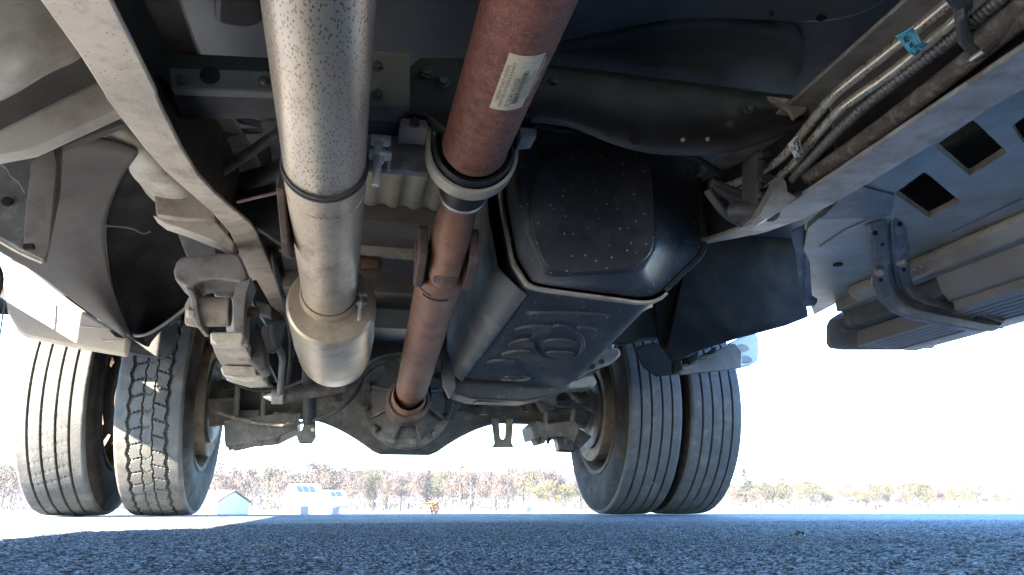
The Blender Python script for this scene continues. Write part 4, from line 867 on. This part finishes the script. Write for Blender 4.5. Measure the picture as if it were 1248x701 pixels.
# ---- wheels
TW = .176
def tyre_mesh(lug):
    NT = 720 if lug else 480
    prof = []                                           # (s across, radius) : s in -1..1 is the tread
    ncol = 72
    side = [(-.090, .232), (-.095, .245), (-.0985, .262), (-.1005, .285), (-.100, .305), (-.097, .325), (-.0935, .340), (-.0905, .352)]
    cols = [(x, r, None) for x, r in side] + [(-TW/2 + TW*i/ncol, None, -1 + 2*i/ncol) for i in range(ncol+1)] + [(-x, r, None) for x, r in reversed(side)]
    cols = [(-.088, .222, None)] + cols + [(.088, .222, None)]
    vs, fs = [], []
    def zz(th, n, ph=0):
        q = (th*n/(2*math.pi) + ph) % 1.0; return abs(q*2-1)*2-1
    for i in range(NT):
        th = 2*math.pi*i/NT
        for x, r, s in cols:
            if s is not None:
                a_ = abs(s); r = .366 - .0035*s*s - .004*max(0, (a_-.92)/.08)**2
                dep = 0
                if lug:
                    for g0, wd, amp, n_, dd in ((-.57, .046, .035, 50, .011), (.57, .046, .035, 50, .011), (-.17, .018, .022, 50, .007), (.15, .018, .022, 50, .007)):
                        c = g0 + amp*zz(th, n_, .3*g0)
                        if abs(s-c) < wd: dep = max(dep, dd)
                    if -.57 < s < -.17 or .15 < s < .57:
                        sl_ = (s+.37)*.5 if s < 0 else -(s-.36)*.5
                        q = ((th*50/(2*math.pi)) + sl_*1.2 + (.5 if s > 0 else 0)) % 1.0
                        if q < .10: dep = max(dep, .008)
                    elif -.17 < s < .15:
                        q = ((th*50/(2*math.pi)) + abs(s+.01)*1.6) % 1.0
                        if q < .06: dep = max(dep, .003)
                else:
                    for g0 in (-.60, -.205, .205, .60):
                        c = g0
                        if abs(s-c) < .036: dep = max(dep, .011)
                    if a_ < .6:
                        q = ((th*60/(2*math.pi)) + s*.9) % 1.0
                        if q < .05: dep = max(dep, .0012)
                r -= dep
            elif lug and r is not None and .337 < r < .345:
                q = (th*60/(2*math.pi)) % 1.0
                if q < .16: r -= .007
            elif r is not None and .25 < r < .335:
                r += 0; x = x + math.copysign(.0018*math.sin((r-.25)*190), x)
            vs.append((x, r*math.cos(th), r*math.sin(th)))
    n = len(cols)
    for i in range(NT):
        a_, b_ = i*n, ((i+1) % NT)*n
        for j in range(n-1): fs.append((a_+j, a_+j+1, b_+j+1, b_+j))
    return MB().add(vs, fs)
def rim_mesh(sgn):
    """barrel and dished disc with hand holes; the disc sits on the side sgn (towards its twin wheel)"""
    mb = MB()
    mb.lathe([(-.088, .226), (-.092, .232), (-.095, .228), (-.092, .216), (-.07, .205), (.07, .205), (.092, .216), (.095, .228), (.092, .232), (.088, .226)], (0, 0, 0), (1, 0, 0), 72)
    NH, NA, rr_ = 8, 96, [.05, .085, .118, .130, .150, .165, .19, .206]
    xo = [.075, .075, .07, .066, .058, .05, .03, .02]
    for i in range(NA):
        for j in range(len(rr_)-1):
            ph = (i % (NA//NH))/(NA//NH)
            if 2 <= j <= 4 and .25 <= ph < .75: continue
            q = [Vector((sgn*xo[jj], rr_[jj]*math.cos(2*math.pi*ii/NA), rr_[jj]*math.sin(2*math.pi*ii/NA))) for ii, jj in ((i, j), (i+1, j), (i+1, j+1), (i, j+1))]
            mb.add(q + [p_ - Vector((sgn*.008, 0, 0)) for p_ in q], [(0, 1, 2, 3), (7, 6, 5, 4)])
    return mb
tm_rib = tm_lug = None
def wheel(x, lug, sgn, rot, inner, m):
    global tm_rib, tm_lug
    w = empty('wheel', (x, YA, ZA), T); w.rotation_euler = (rot, 0, 0)
    src = tm_lug if lug else tm_rib
    nc = 72 + 1 + 2*8 + 2 - 1
    if src is None:
        t_ = tyre_mesh(lug).build('tyre', m, w, ang=32); t_.data.materials.append(M['wall'])
        t_.data.polygons.foreach_set('material_index', [0 if 8 <= (i_ % nc) <= nc-9 else 1 for i_ in range(len(t_.data.polygons))])
        if lug: tm_lug = t_.data
        else: tm_rib = t_.data
    else:
        t_ = bpy.data.objects.new('tyre', src.copy()); t_.data.materials[0] = m; COL.objects.link(t_); t_.parent = w
    rim_mesh(sgn).build('rim', M['rim'], w, ang=30)
    if inner:                                            # brake drum on the axle side
        s_ = -sgn
        MB().lathe([(.0, .175), (.085*s_, .178), (.1*s_, .182), (.112*s_, .182), (.115*s_, .174), (.108*s_, .155), (.100*s_, .07)], (0, 0, 0), (1, 0, 0), 56).build('brake_drum', M['drum'], w, ang=30)
        mb = MB().lathe([(.09*s_, .138), (.117*s_, .138), (.122*s_, .125), (.122*s_, .09), (.135*s_, .07), (.16*s_, .062)], (0, 0, 0), (1, 0, 0), 32); mb.build('backing_plate', M['axle'], w, ang=30)
    for k, (a_, s_) in enumerate(((1.9, .205), (2.5, -.2), (3.3, .6), (2.9, -.6), (3.8, .2))[:3 if not inner else 2]):
        px_, r_ = s_*TW/2, .360
        MB().lathe([(-.003, .001), (-.0015, .0032), (.001, .0035), (.003, .001)], (px_, r_*math.cos(a_+x), r_*math.sin(a_+x)), (0, math.cos(a_+x), math.sin(a_+x)), 6, True).build('pebble', M['stone'], w)
    return w
wheel(-.806, False, 1, .3, False, M['tyre2'])
tag(wheel(-.553, True, -1, .1, True, M['tyre2']), 'inner wheel with zigzag chevron tread')
wheel(.965, False, 1, 1.1, True, M['tyre']); wheel(1.176, False, -1, 2.0, False, M['tyre'])

for x_, s_ in ((-.78, -1), (1.15, 1)):  # unseen front wheels, added to help block light from ahead
    w_ = wheel(x_, False, s_, .7, False, M['tyre']); w_.location.y = -1.75
# ================================================================ small things on the asphalt
q = at(976, 654, Z=0)
lf = MB().loft([[q + Vector(v)*.5 for v in ((-.011, 0, .002), (-.004, -.008, .008), (.004, -.006, .003), (.012, .002, .009))],
     [q + Vector(v)*.5 for v in ((-.012, .004, .004), (-.003, .006, .014), (.004, .006, .008), (.013, .005, .010))]], closed=False).build('dry_leaf', M['leaf'], ang=180)
z_ = lf.modifiers.new('solid', 'SOLIDIFY'); z_.thickness = .0008; tag(lf, 'small curled brown leaf on the shaded asphalt before the right wheels', 'leaf')
tw = MB().tube([at(316, 664, Z=.003), at(326, 664.6, Z=.0038), at(341, 664, Z=.003)], .0009, 6).build('twig', M['leaf']); tag(tw, 'short dark twig on the asphalt beside the sunlit patch', 'twig')

# ================================================================ far houses
HW = mat('white_clapboard', (.50, .49, .47), .7, 0, .05, .4, bump=0); HR = mat('white_metal_roof', (.72, .73, .74), .5, 0, .05, .3, bump=0)
HP = mat('faded_salmon_roof', (.060, .034, .028), .8, 0, .12, .5, bump=0); HG = mat('skylight_glass', (.010, .022, .042), .6, 0, .1, .5, bump=0); HB = mat('shaded_white_siding', (.15, .165, .175), .7, 0, .06, .4, bump=0)  # HB: bluish shade of the white walls, put into the base colour
def house(px0, px1, ptop, D, ridge_frac, roofm, wallm, label, lean=.5, depth=7., wins=0, side=True):
    """gable house: eaves along the picture plane; roof slope faces the lot"""
    a_, b_ = at(px0, 614, Y=D), at(px1, 614, Y=D); zt = at((px0+px1)/2, ptop, Y=D).z; zb = -1.6; ze = zb + (zt-zb)*ridge_frac
    h = empty('house', ((a_.x+b_.x)/2, D, zb)); tag(h, label, 'house'); hw = (b_.x-a_.x)/2; dz = zt-zb; e_ = ze-zb
    mb = MB().prism([Vector((-hw+.15, .3, 0)), Vector((-hw+.15, depth-.3, 0)), Vector((-hw+.15, depth-.3, e_)), Vector((-hw+.15, depth/2, dz-.15)), Vector((-hw+.15, .3, e_))], (2*hw-.3, 0, 0)); mb.build('wall', wallm, h)
    rf = empty('roof', (0, 0, 0), h)
    for y0_, y1_ in ((0, depth/2), (depth, depth/2)):
        MB().prism([Vector((-hw, y0_, e_-.1)), Vector((-hw, y1_, dz)), Vector((-hw, y1_, dz+.14)), Vector((-hw, y0_, e_+.04))], (2*hw, 0, 0)).build('roof_slope', roofm, rf)
    for k in range(wins):
        u0, u1 = (-.62 + 1.24*k/wins)*hw, (-.62 + 1.24*(k+.82)/wins)*hw; ya, yb = depth*.5*.45, depth*.5*.85
        za, zb_ = e_+(dz-e_)*.45+.17, e_+(dz-e_)*.85+.17
        MB().prism([Vector((u0, ya, za)), Vector((u0, yb, zb_)), Vector((u0, yb, zb_+.06)), Vector((u0, ya, za+.06))], (u1-u0, 0, 0)).build('skylight', HG, h)
    MB().box((-hw*.3, .27, e_*.45), (.9, .06, 1.0)).build('window', HG, h); MB().box((hw*.35, .27, e_*.4), (.9, .06, 1.9)).build('door', wallm, h)
    return h
h1 = house(226, 268, 598, 95, .60, HP, HB, 'pale house with a faded salmon roof beside the inner left wheel'); h1.rotation_euler = (0, 0, -.45)
h2 = house(358, 398, 591, 92, .52, HR, HW, 'white house with three blue skylights on its white roof', wins=3, depth=5.5); h2.rotation_euler = (0, 0, .35)
h3 = house(402, 428, 599, 86, .55, HR, HB, 'smaller white roofed house with two blue skylights', wins=2, depth=4.5); h3.rotation_euler = (0, 0, .35)
house(630, 672, 613, 130, .75, HR, HW, 'long low white roofed shed in the far field', depth=6)

# ================================================================ far trees
BARK = mat('grey_brown_bark', (.056, .043, .037), .9, 0, .25, 2, bump=0); TWIG = mat('bare_pinkish_twigs', (.050, .037, .031), .9, 0, .25, .7, bump=0)
TWIG2 = mat('budding_olive_twigs', (.042, .040, .021), .9, 0, .25, .7, bump=0); NEED = mat('evergreen_needles', (.024, .029, .014), .85, 0, .3, .9, bump=0); YEL = mat('yellow_green_shoots', (.050, .047, .018), .85, 0, .25, .7, bump=0)
BRUSH = mat('dry_tan_brush', (.075, .058, .042), .9, 0, .25, .5, bump=0); ORG = mat('rusty_orange_leaves', (.10, .05, .022), .85, 0, .25, 1.2, bump=0)
def tree_proto(kind, seed, h):
    r = random.Random(seed); t = empty('bare_tree' if kind == 0 else 'evergreen_tree' if kind == 2 else 'budding_tree')
    mb = MB(); ends = []
    mb.tube([(0, 0, 0), (r.uniform(-.1, .1)*h*.2, 0, h*.35), (r.uniform(-.1, .1)*h*.3, r.uniform(-.1, .1), h*.9)], [h*.022, h*.016, h*.003], 6)
    if kind != 2:
        for k in range(16):
            z0 = h*r.uniform(.25, .8); a_ = r.uniform(0, 6.28); L_ = h*r.uniform(.2, .38)*(1.1-z0/h*.6)
            e_ = Vector((math.cos(a_)*L_*.75, math.sin(a_)*L_*.75, z0 + L_*.75)); mb.tube([(0, 0, z0), (e_.x*.5, e_.y*.5, z0+L_*.3), e_], [h*.009, h*.006, h*.002], 4); ends += [e_, Vector((e_.x*.6, e_.y*.6, z0+L_*.42))]
        ends.append(Vector((0, 0, h*.9)))
    mb.build('trunk', BARK, t)
    mb = MB()
    if kind == 2:
        for k in range(700):
            z = h*(.12 + .88*r.random()**.8); rr = h*.2*(1-z/h)**.75*(.35+.65*r.random())*(1+.25*math.sin(z*5)); a_ = r.uniform(0, 6.28)
            c = Vector((rr*math.cos(a_), rr*math.sin(a_), z)); s_ = h*.035*r.uniform(.6, 1.4); u = Vector((math.cos(a_), math.sin(a_), -.35))*s_*1.6; w_ = Vector((-math.sin(a_), math.cos(a_), r.uniform(-.4, .4)))*s_*.6
            mb.add([c-w_, c+u, c+w_, c-u*.3], [(0, 1, 2, 3)])
    else:
        for k in range(1500):
            e_ = r.choice(ends); c = e_ + Vector((r.gauss(0, 1), r.gauss(0, 1), r.gauss(0, .9)))*h*.065
            d_ = Vector((r.gauss(0, .6), r.gauss(0, .6), r.uniform(.2, 1.2))).normalized()*h*r.uniform(.03, .08); w_ = d_.cross(Vector((r.gauss(0, 1), r.gauss(0, 1), r.gauss(0, 1)))).normalized()*h*r.uniform(.004, .011)
            mb.add([c-w_, c+d_*.5-w_*.6, c+d_, c+w_], [(0, 1, 2, 3)])
    mb.build('crown', {0: TWIG, 1: TWIG2, 2: NEED, 3: YEL}[kind], t, ang=180)
    return t
protos = {k: [tree_proto(k, 10*k+s, 10) for s in range(3 if k == 0 else 2)] for k in (0, 1, 2, 3)}
used = set(); rt_ = random.Random(21)
LAB = {0: 'bare pinkish tan tree', 1: 'budding olive tree', 2: 'dark evergreen tree', 3: 'yellow green budding tree'}
def plant(px, ptop, D, kind):
    if 70 < px < 215 or 735 < px < 880: return
    pr = rt_.choice(protos[kind])
    t = pr if pr.name not in used else copy_tree(pr); used.add(pr.name)
    b_ = at(px, 614, Y=D); zt = at(px, ptop, Y=D).z; s_ = (zt+1.6)/10
    t.location = (b_.x, D, -1.62); w_ = s_*rt_.uniform(.95, 1.3); t.scale = (w_, w_, s_); t.rotation_euler = (0, 0, rt_.uniform(0, 6.28))
    zone = next(z for lim, z in ((135, 'left of the outermost left tyre'), (245, 'between the left tyres and the salmon roof'), (300, 'above the salmon roofed house'), (345, 'between the salmon roof and the white houses'), (392, 'above the white house with three skylights'),
        (435, 'above the smaller white roofed house'), (480, 'just right of the two white houses'), (525, 'left of the orange shrub'), (570, 'just right of the orange shrub'), (628, 'between the orange shrub and the low white shed'),
        (680, 'above the low white shed'), (760, 'between the low shed and the right tyres'), (940, 'just right of the outermost right tyre'), (1000, 'in the olive clump right of the wheels'), (1075, 'below the left end of the running board'), (1150, 'below the step bracket'), (9999, 'at the far right of the field')) if px < lim)
    size = 'tall' if 614-ptop > (44 if px < 720 else 32) else 'short' if 614-ptop < (38 if px < 720 else 26) else 'middling'
    lbl = size + ' ' + LAB[kind] + ' ' + zone; tag(t, lbl, 'tree', 'trees ' + zone)
for i in range(48): x = -30 + i*9.5 + rt_.uniform(-6, 6); plant(x, 562 + rt_.uniform(-5, 14), rt_.uniform(170, 250), 0 if rt_.random() < .8 else 1)
for i in range(44): x = 425 + i*6.8 + rt_.uniform(-5, 5); plant(x, 568 + rt_.uniform(-4, 14), rt_.uniform(170, 250), 0 if rt_.random() < .85 else 1)
for x, y in ((563, 566), (520, 572), (452, 588), (470, 600)): plant(x, y, 215, 2 if y < 580 else 1)
for x, y in ((655, 592), (668, 586), (682, 592), (692, 588)): plant(x, y, 160, 3)
for i in range(46): x = 770 + i*11 + rt_.uniform(-9, 9); plant(x, (583 if x < 1190 else 592) + rt_.uniform(-6, 12), rt_.uniform(180, 250), 0 if rt_.random() < .7 else 1)
for x, y in ((910, 570), (925, 574), (940, 578), (958, 580), (990, 573), (1066, 582), (1108, 580), (1130, 578), (1164, 590), (1180, 590)): plant(x, y, 175, 2 if rt_.random() < .25 else 1)
for i in range(34): x = 890 + i*10.5 + rt_.uniform(-6, 6); plant(x, (588 if x < 1200 else 597) + rt_.uniform(-4, 9), rt_.uniform(165, 215), 1 if rt_.random() < .6 else 0)
for k, ps_ in protos.items():
    for p_ in ps_:
        if p_.name not in used:
            for ch in list(p_.children): bpy.data.objects.remove(ch)
            bpy.data.objects.remove(p_)
b_ = at(529, 614, Y=60); sb = empty('shrub', (b_.x, 60, -1.6)); tag(sb, 'small rusty orange shrub at the edge of the field under the axle', 'shrub')
mb = MB(); rr_ = random.Random(5)
for k in range(260):
    c = Vector((rr_.gauss(0, .22), rr_.gauss(0, .22), rr_.uniform(.5, 1.8))); d_ = Vector((rr_.gauss(0, 1), rr_.gauss(0, 1), rr_.gauss(0, 1))).normalized()*.12; w_ = d_.orthogonal()*.6
    mb.add([c-w_, c+d_, c+w_, c-d_], [(0, 1, 2, 3)])
mb.build('foliage', ORG, sb, ang=180); MB().tube([(0, 0, 0), (0, 0, 1.4)], [.04, .02], 6).build('stem', BARK, sb)
# undergrowth in front of the wood
mb = MB()
for k in range(9000):
    az = rad(rt_.uniform(-36, 50)); d = rt_.uniform(190, 262); c = Vector((math.sin(az)*d, math.cos(az)*d, -1.6 + rt_.random()**1.5*(3.0 if az < .3 else 2.0)))
    s_ = rt_.uniform(.25, .7); d_ = Vector((rt_.gauss(0, .5), rt_.gauss(0, .5), 1)).normalized()*s_; w_ = Vector((math.cos(az), -math.sin(az), rt_.gauss(0, .3)))*s_*.35
    mb.add([c-w_, c+d_*.6-w_*.4, c+d_, c+w_], [(0, 1, 2, 3)])
o = mb.build('undergrowth', BRUSH, ang=180); tag(o, 'tan brush covering the foot of the far wood', 'brush', kind='stuff')


# ================================================================ haze box, added to wash out the far trees as overexposure would
hz = MB(); hz.box((0, 60, 11.5), (1260, 1260, 28.6))
hm = bpy.data.materials.new('haze'); hm.use_nodes = True; hn = hm.node_tree; hn.nodes.remove(hn.nodes['Principled BSDF'])
pv = hn.nodes.new('ShaderNodeVolumePrincipled'); pv.inputs['Color'].default_value = (.92, .93, .95, 1); pv.inputs['Density'].default_value = .00014
hn.links.new(pv.outputs[0], hn.nodes['Material Output'].inputs['Volume'])
ho = hz.build('haze', hm); tag(ho, 'thin pale haze added over the field to imitate glare', kind='stuff')
